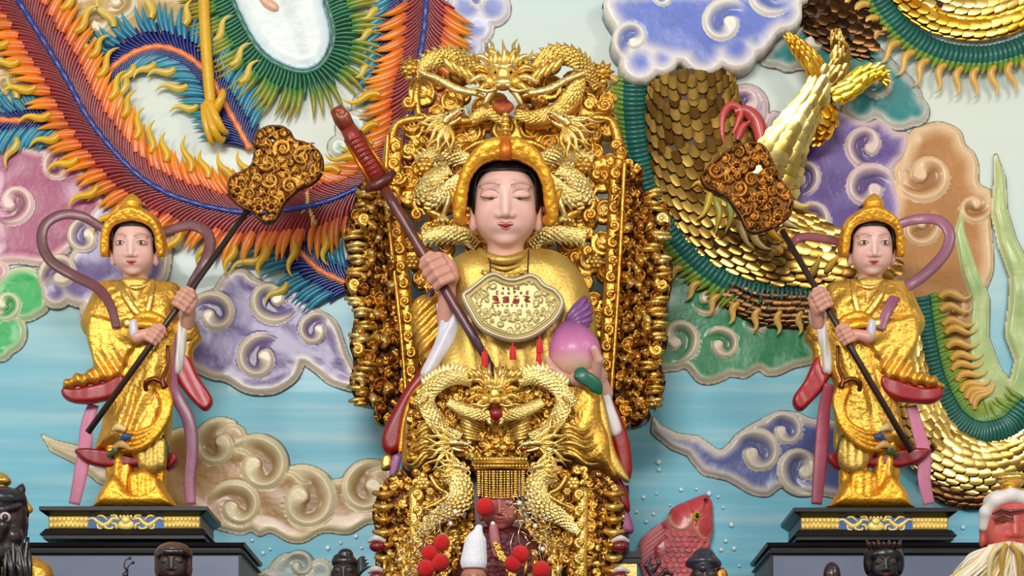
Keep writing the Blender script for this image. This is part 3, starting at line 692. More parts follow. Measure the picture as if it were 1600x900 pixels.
# ------------------------------------------------------------------ carp relief
carp = thing('carp_relief', P(1055, 900, -.03), 'red carp relief leaping upward from the sea right of the throne', 'relief')
out = cr([(1103, 773), (1112, 784), (1114, 800), (1114, 830), (1110, 850), (1112, 880), (1118, 930), (1010, 930), (1003, 900), (997, 870), (1000, 845), (1018, 826), (1040, 812), (1048, 796), (1066, 786), (1085, 778)], 6, True)
def carp_fn(X, Y):
    sd = d_poly(X, Y, out); dep = np.maximum(-sd, 0)
    H = 4 + 22 * np.sqrt(np.clip(1 - (1 - np.clip(dep / 42, 0, 1)) ** 2, 0, 1))
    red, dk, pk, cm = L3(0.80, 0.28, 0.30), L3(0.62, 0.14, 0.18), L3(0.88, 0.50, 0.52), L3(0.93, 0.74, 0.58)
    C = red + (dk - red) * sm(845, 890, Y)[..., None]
    # gill plate and cheek
    g = np.hypot((X - 1062) / 20, (Y - 810) / 24); H = H + 5 * sm(1.05, .85, g) * (Y < 840); C = C + (cm - C) * (np.exp(-((g - .9) / .16) ** 2) * (Y > 806) * .8)[..., None]
    g2 = np.hypot((X - 1101) / 17, (Y - 828) / 20); H = H + 4 * sm(1.05, .85, g2); C = C + (cm - C) * (np.exp(-((g2 - .9) / .18) ** 2) * (Y > 826) * .8)[..., None]
    # dorsal fin with rays on the left
    fin = sm(2, 10, (Y - 810) * .55 + (1040 - X) * .80 - 4) * (X < 1045) * (dep < 26); ray = np.sin(((Y - 820) * .8 + (X - 1010) * .6) * 1.1)
    H = np.where(fin > .5, 5 + 3 * sm(0, 6, dep) + 1.6 * ray, H); C = C + ((pk + .06 * ray[..., None]) - C) * (fin * .9)[..., None]
    # mouth slit
    mth = np.exp(-((X - 1106 - (Y - 778) * -.45) / 2.5) ** 2) * (Y > 776) * (Y < 797) * (X > 1098); H = H - 5 * mth; C = C * (1 - .35 * mth)[..., None]
    return sd, H, np.clip(C, 0, 1)
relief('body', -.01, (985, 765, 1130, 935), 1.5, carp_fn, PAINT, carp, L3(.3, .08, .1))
mb = MB(-.01); r = random.Random(5)
for row in range(11):
    for k in range(9):
        x = 1034 + k * 10 + (5 if row % 2 else 0) - row * 1.5; y = 838 + row * 8
        if d_poly(np.array([[x]]), np.array([[y]]), out)[0, 0] > -8 or (x < 1040 - (row * .9) + 2 and y < 880): continue
        e = min(1, -d_poly(np.array([[x]]), np.array([[y]]), out)[0, 0] / 42)
        zz = 4 + 22 * sqrt(max(0, 1 - (1 - e) ** 2))
        mb.disc(x, y - 8, pi / 2 + r.uniform(-.15, .15), 13, 12, zz, zz + 3, L3(0.74, 0.24, 0.27) * r.uniform(.8, 1.25), .5)
mb.build('scales', PAINT, carp)
mb = MB(-.01); mb.ball(1086, 810, 26, 6.5, 7.5, 4, col=L3(.80, .66, .12)); mb.build('eye', PAINT, carp)
mb = MB(-.01); mb.ball(1087, 810, 29, 3.2, 4.2, 3, col=L3(.05, .05, .05)); mb.build('pupil', PAINT, carp)
mb = MB(-.01); mb.ball(1101, 783, 20, 3.5, 2.5, 3, col=L3(.4, .08, .1)); mb.build('nostril', PAINT, carp)
# ------------------------------------------------------------------ sculpting tools: signed distance solids -> meshes
def A(px, py, d=0.0):
    """local point that is seen at photo pixel (px,py) when it stands d px in front of the working plane"""
    k = 1 - d / FPX
    return np.array((HX + (px - HX) * k, HY + (py - HY) * k, d))
def ell(X, Y, Z, c, r):
    x, y, z = (X - c[0]) / r[0], (Y - c[1]) / r[1], (Z - c[2]) / r[2]
    k0 = np.sqrt(x * x + y * y + z * z) + 1e-9
    return (k0 - 1) * min(r)
def cap(X, Y, Z, a, b, ra, rb, sz=1.0):
    ax, ay, az = a; ex, ey, ez = b[0] - ax, b[1] - ay, b[2] - az
    t = np.clip(((X - ax) * ex + (Y - ay) * ey + (Z - az) * ez) / (ex * ex + ey * ey + ez * ez + 1e-9), 0, 1)
    return np.sqrt((X - ax - ex * t) ** 2 + (Y - ay - ey * t) ** 2 + ((Z - az - ez * t) / sz) ** 2) - (ra + (rb - ra) * t)
def caps(X, Y, Z, pts, k=3.0, sz=1.0):
    d = None
    for p, q in zip(pts[:-1], pts[1:]):
        c = cap(X, Y, Z, p[:3], q[:3], p[3], q[3], sz); d = c if d is None else smin(d, c, k)
    return d
def smax(a, b, k): return -smin(-a, -b, k)
def pillow(X, Y, Z, poly, r, zc=0.0, zt=1.0, n=5):
    d2 = d_poly(X + 0 * Y, Y + 0 * X, cr(poly, n, True) if n else poly)
    return np.sqrt(np.maximum(d2 + r, 0) ** 2 + ((Z - zc) / zt) ** 2) - r
def surfnet(fn, b, h):
    xs = np.arange(b[0], b[1] + h, h); ys = np.arange(b[2], b[3] + h, h); zs = np.arange(b[4], b[5] + h, h)
    X, Y, Z = xs[:, None, None], ys[None, :, None], zs[None, None, :]
    V = np.ascontiguousarray(np.broadcast_to(fn(X, Y, Z), (len(xs), len(ys), len(zs)))).astype(np.float32)
    V[0] = V[-1] = 5; V[:, 0] = V[:, -1] = 5; V[:, :, 0] = V[:, :, -1] = 5
    S = V < 0
    cnt = np.zeros(tuple(n - 1 for n in S.shape), np.int8)
    for i in (0, 1):
        for j in (0, 1):
            for k in (0, 1):
                cnt += S[i:S.shape[0] - 1 + i, j:S.shape[1] - 1 + j, k:S.shape[2] - 1 + k]
    act = (cnt > 0) & (cnt < 8); I, J, K = np.nonzero(act); n = len(I)
    ids = -np.ones(act.shape, np.int64); ids[I, J, K] = np.arange(n)
    acc = np.zeros((n, 3)); num = np.zeros(n)
    cs = [(i, j, k) for i in (0, 1) for j in (0, 1) for k in (0, 1)]
    for a in cs:
        for ax in range(3):
            if a[ax]: continue
            c = list(a); c[ax] = 1
            va = V[I + a[0], J + a[1], K + a[2]]; vb = V[I + c[0], J + c[1], K + c[2]]
            m = (va < 0) != (vb < 0); t = np.where(m, va / np.where(m, va - vb, 1), 0)
            for q in range(3):
                acc[:, q] += np.where(m, a[q] + (t if q == ax else 0), 0)
            num += m
    p = np.stack([I, J, K], 1) + acc / num[:, None]
    P3 = np.stack([b[0] + p[:, 0] * h, b[2] + p[:, 1] * h, b[4] + p[:, 2] * h], 1)
    F = []
    for ax in range(3):
        sh = [slice(None)] * 3; s2 = [slice(None)] * 3; sh[ax] = slice(0, -1); s2[ax] = slice(1, None)
        d = S[tuple(sh)] != S[tuple(s2)]; idx = np.argwhere(d)
        o1, o2 = [q for q in range(3) if q != ax]
        idx = idx[(idx[:, o1] > 0) & (idx[:, o2] > 0) & (idx[:, o1] < S.shape[o1] - 1) & (idx[:, o2] < S.shape[o2] - 1)]
        sign = S[idx[:, 0], idx[:, 1], idx[:, 2]]
        def cell(da, db):
            q = idx.copy(); q[:, o1] -= da; q[:, o2] -= db; return ids[q[:, 0], q[:, 1], q[:, 2]]
        quad = np.stack([cell(1, 1), cell(0, 1), cell(0, 0), cell(1, 0)], 1)
        flip = sign if ax != 1 else ~sign
        quad[flip] = quad[flip][:, ::-1]; F.append(quad)
    F = np.concatenate(F); return P3, F[:, ::-1]
def sculpt(name, Y, fn, b, h, m, parent, col=(0.8, 0.8, 0.8), colfn=None, label=None):
    V, F = surfnet(fn, b, h)
    C = colfn(V) if colfn else np.tile(L3(*col), (len(V), 1))
    sc = SC(Y)
    W = np.stack([(V[:, 0] - HX) * sc, Y - V[:, 2] * sc, EYE + (HY - V[:, 1]) * sc], axis=1)
    o = mk(name, W, F.copy(), m, parent, C)
    if label: o['label'] = label
    return o

ROBE = mat('embroidered_gold', (0.90, 0.69, 0.29), 0.38, 0.80, 0.0, [('vor', 55, 0.28, 0.008), ('noise', 22, 0.35, 0.02), ('noise', 150, 0.4, 0.005)], (14, 0.25))
SMOOTHGOLD = mat('smooth_gold_robe', (0.82, 0.68, 0.34), 0.46, 0.72, 0.0, [('noise', 14, 0.25, 0.02), ('noise', 90, 0.4, 0.006)], (10, 0.16))
ORANGEGOLD = mat('orange_gold', (0.95, 0.68, 0.20), 0.38, 0.72, 0.1, [('noise', 70, 0.45, 0.01)], (14, 0.2))
CLOTH = mat('painted_cloth', None, 0.42, 0, 0.2, [('noise', 25, 0.2, 0.008)], (14, 0.08))

# ------------------------------------------------------------------ a carved and painted head
def head(parent, Y, cx, cy, cz, W, tilt=15, gaze='half', turn=0, skin=(0.93, 0.76, 0.71), lip=(0.82, 0.42, 0.40), h=None, hair=True, name='head', dark=False, ears=True):
    k = W / 100.0; ct, st = cos(radians(tilt)), sin(radians(tilt)); cu, su = cos(radians(turn)), sin(radians(turn))
    def to_local(X, Y_, Z):
        x, y, z = (X - cx) / k, (Y_ - cy) / k, (Z - cz) / k
        v = y * ct - z * st; w = y * st + z * ct                       # undo the forward nod
        return x * cu - w * su, v, w * cu + x * su
    def to_px(u, v, w):
        x = u * cu + w * su; w = w * cu - u * su
        return np.array((cx + k * x, cy + k * (v * ct + w * st), cz + k * (w * ct - v * st)))
    def f(u, v, w, neck=True):
        d = ell(u, v, w, (0, -10, -8), (48.5, 55, 50))
        d = smin(d, ell(u, v, w, (0, 18, 0), (45, 41, 37)), 14)
        for s in (-1, 1):
            d = smin(d, ell(u, v, w, (s * 24, 14, 20), (17, 20, 15)), 12)
            d = smin(d, cap(u, v, w, (s * 34, -31, 28), (s * 12, -34, 37), 3.0, 3.4), 10)
            d = smax(d, -ell(u, v, w, (s * 25, -17, 46), (16, 8.5, 7)), 7)
            d = smin(d, ell(u, v, w, (s * 24.5, -17, 31), (13.5, 8.0, 8.6)), 2.5)
        d = smin(d, ell(u, v, w, (0, 47, 23), (13, 9, 11)), 10)
        d = smin(d, cap(u, v, w, (0, -26, 36), (0, 8, 45), 4.2, 7.0), 7)
        for s in (-1, 1):
            d = smin(d, ell(u, v, w, (s * 9, 11, 40), (6.5, 5, 6)), 4)
            d = smax(d, -ell(u, v, w, (s * 4.6, 16.5, 44), (2.2, 1.6, 3)), 2)
            e = smin(ell(u, v, w, (s * 50, 4, -8), (6, 20, 11)), ell(u, v, w, (s * 50, 25, -4), (6.5, 11, 8)), 5)
            d = smin(d, e, 3)
        d = smin(d, ell(u, v, w, (0, 26, 32), (17, 9, 8)), 8)
        if neck: d = smin(d, cap(u, v, w, (0, 40, -8), (0, 80, -16), 27, 29), 8)
        return d
    def fn(X, Y_, Z): return f(*to_local(X, Y_, Z)) * k
    sk = L3(*skin)
    def cf(V):
        u, v, w = to_local(V[:, 0], V[:, 1], V[:, 2])
        C = np.tile(sk, (len(V), 1))
        if dark: return C * (1 + .0 * u)[:, None]
        bl = np.exp(-(((np.abs(u) - 26) / 13) ** 2 + ((v - 12) / 14) ** 2)); C = C + (L3(0.90, 0.55, 0.54) - C) * (bl * .30)[:, None]
        br = np.exp(-((v - (-35 + (np.abs(u) - 22) ** 2 * .016)) / 1.9) ** 2) * (np.abs(u) > 8) * (np.abs(u) < 41) * (w > 0); C = C + (L3(0.58, 0.34, 0.28) - C) * (br * .75)[:, None]
        if dark: return C
        ey = np.exp(-(((np.abs(u) - 25) / 14) ** 2 + ((v + 17) / 7) ** 2)) * (w > 0); C = C + (L3(0.80, 0.58, 0.50) - C) * (ey * .5)[:, None]
        return C
    hh = h or 1.25 * max(1, k)
    b = (cx - 62 * k, cx + 62 * k, cy - 70 * k, cy + 96 * k, cz - 66 * k, cz + 64 * k)
    ho = sculpt(name, Y, fn, b, hh, SKIN, parent, colfn=cf)
    def surf(u, v):
        w = 75.0
        while w > 0 and f(np.float64(u), np.float64(v), np.float64(w), False) > 0: w -= .5
        return w
    def line(nm, pts, r, col, lift=0.3, flat=1.0, label=None, m=None):
        q = cr(pts, 5); rr = np.interp(np.linspace(0, 1, len(q)), np.linspace(0, 1, len(r)), r) * k
        mb = MB(Y); mb.tube([to_px(a, b_, surf(a, b_) + lift) for a, b_ in q], rr, 8, col=L3(*col)); return mb.build(nm, m or SATIN, ho)
    def blob(nm, u, v, rx, ry, rz, col, lift=0.0):
        p = to_px(u, v, surf(u, v) + lift); mb = MB(Y); mb.ball(p[0], p[1], p[2], rx * k, ry * k, rz * k, 12, 8, L3(*col)); return mb.build(nm, SATIN, ho)
    for s in (-1, 1):
        if gaze == 'half':
            line('eyelid_line', [(s * 11, -15), (s * 18, -13.6), (s * 25, -13.4), (s * 33, -14.5), (s * 39, -17)], [.4, .9, 1.2, .8, .3], (0.42, 0.25, 0.20))
            blob('eye', s * 22, -13.4, 4.4, 2.3, 1.5, (0.22, 0.12, 0.09), -.2)
            line('eyelid_fold', [(s * 10, -21), (s * 18, -25.5), (s * 28, -25.5), (s * 38, -20)], [.3, .8, .8, .3], (0.70, 0.46, 0.40))
        else:
            blob('eye', s * 24, -16.5, 8.5, 4.0, 1.8, (0.86, 0.78, 0.72), -.6)
            blob('iris', s * 24, -16.5, 3.9, 3.9, 1.6, (0.20, 0.13, 0.10), .7)
            line('eyelid_line', [(s * 13, -16), (s * 18, -20), (s * 25, -21.3), (s * 32, -19.5), (s * 37, -15.5)], [.5, 1.1, 1.3, 1.0, .5], (0.36, 0.22, 0.18))
    line('upper_lip', [(-14, 23.5), (-6, 22), (0, 23.3), (6, 22), (14, 23.5)], [.6, 1.5, 1.4, 1.5, .6], lip, -.5)
    line('lower_lip', [(-11, 27), (-5, 30.5), (0, 31.2), (5, 30.5), (11, 27)], [.6, 1.7, 2.2, 1.7, .6], lip, -.7)
    line('mouth_opening', [(-12, 25.4), (-5, 26.4), (0, 27.2), (5, 26.4), (12, 25.4)], [.9, 2.3, 2.9, 2.3, .9], (0.55, 0.08, 0.10), -.3)
    hr = None
    if hair:
        face = cr([(-43, 40), (-46, 5), (-46, -25), (-42, -45), (-30, -54), (0, -55), (30, -54), (42, -45), (46, -25), (46, 5), (43, 40)], 4, True)
        def hf(X, Y_, Z):
            u, v, w = to_local(X, Y_, Z); u, v, w = np.broadcast_arrays(u, v, w)
            d = ell(u, v, w, (0, -16, -12), (57, 60, 53)); d = smin(d, ell(u, v, w, (0, 6, -20), (55, 36, 36)), 8)
            # opening for the face
            shp = u.shape; mu = np.sqrt(np.maximum(0, 1)) 
            dp = d_poly_fast(u, v, face)
            return np.maximum(d, -np.maximum(dp, -12 - w)) * k
        hr = sculpt('hair', Y, hf, (cx - 66 * k, cx + 66 * k, cy - 84 * k, cy + 46 * k, cz - 74 * k, cz + 60 * k), hh * 1.15, mat('black_hair_paint', (0.05, 0.05, 0.07), .3, 0, .3), parent)
    return ho, to_px, surf
def d_poly_fast(u, v, poly):
    """distance to polygon for large arrays through a 1-unit lookup grid"""
    x0, x1, y0, y1 = -90, 90, -110, 110; gx = np.arange(x0, x1 + 1.0); gy = np.arange(y0, y1 + 1.0)
    GX, GY = np.meshgrid(gx, gy, indexing='ij'); D = d_poly(GX, GY, poly)
    fu = np.clip(u - x0, 0, x1 - x0 - 1.001); fv = np.clip(v - y0, 0, y1 - y0 - 1.001)
    iu = fu.astype(int); iv = fv.astype(int); a = fu - iu; b = fv - iv
    return D[iu, iv] * (1 - a) * (1 - b) + D[iu + 1, iv] * a * (1 - b) + D[iu, iv + 1] * (1 - a) * b + D[iu + 1, iv + 1] * a * b

def crown(parent, Y, cx, cy, cz, k, outer, inner, m, tilt=15, name='headdress', r=9, depth=26, zc=-6, extra=None):
    """arched headdress following the hair; outer/inner in head units"""
    ct, st = cos(radians(tilt)), sin(radians(tilt)); o_, i_ = cr(outer, 4, True), cr(inner, 4, True)
    def fn(X, Y_, Z):
        x, y, z = (X - cx) / k, (Y_ - cy) / k, (Z - cz) / k
        v = y * ct - z * st; w = y * st + z * ct; u = x + 0 * v
        u, v, w = np.broadcast_arrays(u, v, w)
        d2 = np.maximum(d_poly_fast(u, v, o_), -d_poly_fast(u, v, i_))
        wz = np.maximum(np.abs(w - zc) - depth, 0)
        d = np.sqrt(np.maximum(d2 + r, 0) ** 2 + wz ** 2) - r
        d = d + .6 * np.sin(u * .33 + 1.2 * np.sin(v * .21)) * np.sin(v * .29 + 1.1 * np.sin(u * .17)) * (w > 0)
        back = smax(ell(u, v, w, (0, -22, -22), (60, 66, 50)), -w - 90, 2)
        d = smin(d, np.maximum(back, w + 18), 4)
        if extra: d = extra(u, v, w, d)
        return d * k
    return sculpt(name, Y, fn, (cx - 92 * k, cx + 92 * k, cy - 125 * k, cy + 52 * k, cz - 84 * k, cz + 74 * k), 1.5 * max(1, k), m, parent)

def grip(name, parent, Y, c, D, side, s, wrist, wr, skin=(0.86, 0.64, 0.56), zup=0.0, thumb=1, h=1.0, col=SKIN):
    """closed hand around a rod through c with direction D (px plane); palm on side (+1/-1 = right/left of D)"""
    c = np.array(c, float); D = np.array((*D, zup)); D /= np.linalg.norm(D)
    out = np.array((0, 0, 1.0)); sd = np.cross(D, out); sd /= np.linalg.norm(sd); sd *= side; out = np.cross(sd, D) * (1 if np.dot(np.cross(sd, D), (0, 0, 1)) > 0 else -1)
    def q(a, b, e): return c + D * a * s + sd * b * s + out * e * s
    lens = [.92, 1.05, 1.0, .82]
    fingers = []
    for i in range(4):
        a = (i - 1.5) * .62; L = lens[i]; r = .33 * s if i < 3 else .28 * s
        fingers.append([(*q(a * .9, .95, -.35), r * 1.15), (*q(a, .80, .55), r * 1.1), (*q(a, .05 - .1 * L, .98), r * 1.02), (*q(a, -.62 * L, .55), r * .95), (*q(a * .98, -.55 * L, -.05), r * .82)])
    th = [(*q(-1.1 * thumb * -1 * -1, .75, -.25), .40 * s), (*q(-1.35 * thumb, .30, .30), .35 * s), (*q(-1.30 * thumb, -.30, .42), .30 * s)]
    wrist = np.array(wrist, float)
    pb = q(0, 1.05, -.1)
    def fn(X, Y_, Z):
        d = smin(cap(X, Y_, Z, q(-.75, .98, -.05), q(.75, .98, -.05), .52 * s, .48 * s), cap(X, Y_, Z, pb, wrist, .62 * s, wr), .4 * s)
        for f in fingers: d = smin(d, caps(X, Y_, Z, f, 1.2), .12 * s)
        return smin(d, caps(X, Y_, Z, th, 1.5), .22 * s)
    allp = np.array([p[:3] for f in fingers for p in f] + [wrist, pb] + [t[:3] for t in th]); m = s * .9 + wr
    b = (allp[:, 0].min() - m, allp[:, 0].max() + m, allp[:, 1].min() - m, allp[:, 1].max() + m, allp[:, 2].min() - m, allp[:, 2].max() + m)
    return sculpt(name, Y, fn, b, h, col, parent, skin)

# ------------------------------------------------------------------ cabinets and plinths
def chamfer_box(mb, x0, x1, y0, y1, d0, d1, t=(0, 0), col=None):
    """box in px; t = (overhang at top, overhang at bottom) flaring outwards on front and sides"""
    a, b = t
    v = [(x0 - b, y1, d0), (x1 + b, y1, d0), (x1 + b, y1, d1 + b), (x0 - b, y1, d1 + b), (x0 - a, y0, d0), (x1 + a, y0, d0), (x1 + a, y0, d1 + a), (x0 - a, y0, d1 + a)]
    mb.add(v, [(0, 1, 2, 3), (4, 7, 6, 5), (0, 4, 5, 1), (1, 5, 6, 2), (2, 6, 7, 3), (3, 7, 4, 0)], col)
CAB = mat('grey_blue_lacquer_panel', (0.42, 0.46, 0.56), 0.35, 0, 0.4, [('noise', 8, .06, .01)], (3, .12))
YF = -0.68
def zpx(py): return py
for side, lab in ((-1, 'left'), (1, 'right')):
    x0, x1 = (-60, 378) if side < 0 else (1203, 1700)
    Yc = -0.34; kk = (DIST + Yc) / (DIST + YF)      # px at centre plane vs at front
    tdep = (Yc - YF) / SC(Yc)
    cabinet = thing('altar_cabinet', P((x0 + x1) / 2, 900, YF), 'black cabinet with grey-blue panels carrying the %s attendant and plinth' % lab, 'cabinet', None)
    def f(px, py): return HX + (px - HX) * (1 - tdep / FPX), HY + (py - HY) * (1 - tdep / FPX)
    xa, ya = f(x0, 848); xb, yb = f(x1, 862); zb = HY + EYE / SC(Yc)
    mb = MB(Yc)
    chamfer_box(mb, xa, xb, ya, ya + 5, -tdep * .72, tdep - 2, (5, 3)); chamfer_box(mb, xa + 3, xb - 3, ya + 5, ya + 10, -tdep * .72, tdep - 6, (0, 0)); chamfer_box(mb, xa, xb, ya + 10, ya + 15, -tdep * .72, tdep - 4, (1, 3))
    mb.build('cornice', BLACK, cabinet, smooth=False)
    mb = MB(Yc); chamfer_box(mb, xa + 2, xb - 2, ya + 15, zb, -tdep * .72, tdep - 8); mb.build('frame', BLACK, cabinet, smooth=False)
    mb = MB(Yc); mb.box(xa + 6, ya + 19, xb - 6, zb - 30, tdep - 8.5, tdep - 7); mb.build('front_panel', CAB, cabinet, smooth=False)

def plinth(lab, X0, X1, ytop, ybot, ys):
    Yc = -0.40; t = (Yc - (-0.60)) / SC(Yc)
    def f(px, py): return HX + (px - HX) * (1 - t / FPX), HY + (py - HY) * (1 - t / FPX)
    r = thing('statue_plinth', P((X0 + X1) / 2, ybot, Yc), 'low black plinth with gold and blue carved frieze under the %s attendant' % lab, 'plinth')
    (xa, ya), (xb, yb) = f(X0, ytop), f(X1, ybot)
    mb = MB(Yc); chamfer_box(mb, xa + 11, xb - 11, ya + 6, ya + 13, -t, t - 11, (11, 0)); chamfer_box(mb, xa, xb, ya, ya + 6, -t, t, (0, 0)); mb.build('top_moulding', BLACK, r, smooth=False)
    mb = MB(Yc); chamfer_box(mb, xa + 12, xb - 12, ya + 13, yb - 16, -t, t - 13); mb.build('core', BLACK, r, smooth=False)
    mb = MB(Yc); chamfer_box(mb, xa + 8, xb - 8, yb - 16, yb - 6, -t, t - 9, (0, 8)); chamfer_box(mb, xa + 5, xb - 5, yb - 6, yb, -t, t - 4, (0, 0)); mb.build('base_moulding', BLACK, r, smooth=False)
    # carved frieze
    w = xb - xa - 26; x = xa + 13; y0, y1 = ya + 14, yb - 17; zf = t - 13
    for a, b in ((x, x + w * .26), (x + w * .76, x + w)):
        mb = MB(Yc); mb.box(a, y0, b, y1, zf, zf + 1.5); n = 9
        for i in range(n):
            for j in range(2):
                cx = a + (b - a) * (i + .5) / n; cy = y0 + (y1 - y0) * (j + .5) / 2
                mb.ball(cx, cy, zf + 1.5, (b - a) / n * .52, (y1 - y0) * .26, 3.2, 8, 6)
        mb.build('gold_fret_panel', mat('pale_gold_fret', (1.0, 0.88, 0.50), .4, .3, 0, [('noise', 150, .5, .004)], (20, .1)), r)
    mb = MB(Yc); mb.box(x + w * .26, y0, x + w * .76, y1, zf, zf + 1.5); mb.build('blue_panel', mat('cobalt_paint', (0.22, 0.40, 0.66), .5, var=(14, .2)), r, smooth=False)
    mb = MB(Yc); cx = x + w * .51; cy = (y0 + y1) / 2; z = zf + 1.5
    for s in (-1, 1):
        def q(pts): return cr([(cx + s * a, cy + b) for a, b in pts], 5)
        for pts, ww in (([(58, -4), (50, -6), (42, 0), (34, 4), (26, 0), (20, -6), (10, -4)], 2.6), ([(34, 2), (30, 9), (22, 10), (20, 6)], 1.8), ([(44, 2), (42, 9), (36, 10)], 1.6), ([(28, -3), (36, -10), (44, -9)], 1.6), ([(14, 10), (16, 3), (22, 2)], 1.8), ([(12, -4), (16, -11), (24, -10)], 1.6)):
            p = q(pts); n = len(p); mb.ridge(p, [ww * (.5 + .8 * sin(pi * (i + 1) / (n + 1))) for i in range(n)], 3, z)
    mb.ball(cx, cy + 4, z, 13, 9, 4); mb.ball(cx, cy - 3, z + 2, 7, 7, 4)
    for a in (-8, -3, 3, 8): mb.ball(cx + a, cy - 9, z, 2.2, 4, 3)
    mb.build('dragon_carving', mat('pale_gold_fret'), r)
    return r
plinth('left', 61, 324, 791, 841, 0)
plinth('right', 1240, 1496, 793, 843, 0)

# ------------------------------------------------------------------ the two attendants
def attendant(mirror, label, fan):
    Y = -0.42
    M = (lambda x: 1571 - x) if mirror else (lambda x: x)
    sg = -1 if mirror else 1
    def a(x, y, d=0): return A(M(x), y, d)
    def ap(pts): return [tuple(a(x, y, 0)[:2]) for x, y in pts][::(-1 if mirror else 1)]
    def bb(x0, x1, y0, y1, z0, z1):
        if mirror: x0, x1 = M(x1), M(x0)
        return (x0 - 6, x1 + 6, y0 - 6, y1 + 6, z0, z1)
    r = thing('attendant_statue', P(M(212), 790, Y), label, 'statue')
    hx = M(212)
    # robe: torso and long skirt
    torso = ap([(186, 436), (206, 430), (236, 434), (262, 446), (280, 470), (288, 510), (282, 560), (272, 600), (268, 650), (266, 700), (252, 722), (222, 728), (196, 716), (168, 704), (150, 706), (162, 660), (172, 600), (168, 560), (156, 530), (146, 500), (148, 468), (160, 450)])
    def body(X, Y_, Z):
        d = pillow(X, Y_, Z, torso, 34, 0, 1.05)
        d = d + (1.7 + .9 * np.sin(X * .09 + Y_ * .04)) * np.sin((X + sg * .30 * Y_) * .24 + 1.6 * np.sin(Y_ * .028) + .9 * np.sin(X * .12)) * sm(530, 620, Y_) + 1.2 * np.sin((X * .5 + Y_) * .22) * sm(520, 480, Y_)
        e = a(152, 505, 6); d = smin(d, cap(X, Y_, Z, a(172, 458, 2), e, 24, 26), 8)
        d = smin(d, cap(X, Y_, Z, a(262, 460, 0), a(290, 520, 0), 22, 22), 8)
        d = smax(d, (442 - Y_) + 0 * X + 0 * Z, 3)
        return d
    sculpt('robe', Y, body, bb(118, 320, 425, 735, -46, 54), 2.0, ROBE, r)
    # lower robe, legs, boots and carved rock
    def legs(X, Y_, Z):
        d = cap(X, Y_, Z, a(186, 690, 0), a(190, 775, 4), 23, 20)
        d = smin(d, cap(X, Y_, Z, a(238, 690, 0), a(236, 775, 2), 24, 22), 5)
        d = d + 1.8 * np.sin(X * .34 + .04 * Y_)
        d = smin(d, pillow(X, Y_, Z, ap([(150, 788), (162, 762), (184, 742), (206, 768), (230, 768), (250, 752), (262, 768), (275, 788), (275, 796), (150, 796)]), 14, 6, 1.9), 5)
        return np.maximum(d, Y_ - 797)
    sculpt('trouser_legs', Y, legs, bb(144, 282, 670, 797, -36, 46), 1.9, ORANGEGOLD, r)
    # front panels of the skirt
    for poly, zc, rr, m_ in (([(216, 690), (262, 690), (264, 730), (250, 742), (236, 744), (220, 732)], 24, 12, SMOOTHGOLD), ([(206, 745), (240, 740), (252, 775), (228, 792), (206, 780)], 22, 10, ORANGEGOLD)):
        pl = ap(poly); sculpt('skirt_panel', Y, lambda X, Y_, Z: pillow(X, Y_, Z, pl, rr, zc, .9) + .8 * np.sin(X * .5), bb(195, 275, 680, 800, zc - 18, zc + 18), 1.6, m_, r)
    # red hem linings
    for poly, zc in (([(118, 706), (140, 702), (175, 706), (215, 716), (232, 728), (200, 733), (165, 733), (135, 724)], 6), ([(252, 712), (275, 708), (279, 722), (262, 736), (250, 732)], -2)):
        pl = ap(poly); sculpt('red_lining', Y, lambda X, Y_, Z: pillow(X, Y_, Z, pl, 4.5, zc, 3.4) + .5 * np.sin(X * .13), bb(110, 285, 695, 740, -16, 26), 1.7, CLOTH, r, (0.56, 0.04, 0.08))
    # left sleeve hanging with a ruffled edge
    sl = ap([(150, 500), (176, 506), (214, 515), (222, 530), (218, 552), (206, 572), (196, 596), (160, 606), (128, 612), (104, 616), (106, 604), (124, 592), (146, 586), (150, 566), (142, 540), (142, 515)])
    def slf(X, Y_, Z):
        d = pillow(X, Y_, Z, sl, 8, 30, 2.0) + 1.9 * np.sin((X - sg * Y_ * .6) * .28) * sm(540, 590, Y_)
        d = smin(d, cap(X, Y_, Z, a(156, 506, 10), a(212, 526, 42), 22, 13), 6)
        return d
    sculpt('sleeve', Y, slf, bb(92, 240, 480, 625, 0, 66), 1.8, ROBE, r)
    sr = ap([(104, 612), (130, 612), (165, 604), (196, 592), (202, 606), (190, 624), (160, 634), (122, 636), (104, 626)])
    sculpt('sleeve_lining', Y, lambda X, Y_, Z: pillow(X, Y_, Z, sr, 5, 26, 2.6) + .5 * np.sin(X * .12), bb(96, 212, 586, 642, 4, 46), 1.7, CLOTH, r, (0.62, 0.07, 0.12))
    # raised arm sleeve: gold back, red lining, white cuff
    s2 = ap([(278, 480), (296, 500), (312, 520), (314, 532), (302, 548), (300, 580), (282, 590), (270, 560)])
    sculpt('sleeve', Y, lambda X, Y_, Z: pillow(X, Y_, Z, s2, 12, -4, 1.4), bb(262, 322, 472, 600, -30, 20), 1.8, ROBE, r)
    s3 = ap([(286, 545), (298, 560), (312, 590), (332, 622), (330, 638), (318, 642), (296, 622), (280, 600), (272, 580)])
    sculpt('sleeve_lining', Y, lambda X, Y_, Z: pillow(X, Y_, Z, s3, 5, 2, 2.4) + .6 * np.sin((X - Y_ * .5) * .14), bb(264, 340, 536, 648, -18, 22), 1.7, CLOTH, r, (0.66, 0.07, 0.12))
    s4 = ap([(282, 478), (308, 488), (306, 510), (296, 530), (290, 560), (286, 584), (276, 588), (272, 570), (276, 540), (276, 510)])
    sculpt('white_cuff', Y, lambda X, Y_, Z: pillow(X, Y_, Z, s4, 9, 14, 1.1) + .8 * np.sin(X * .6), bb(264, 314, 470, 596, 0, 30), 1.5, CLOTH, r, (0.88, 0.86, 0.84))
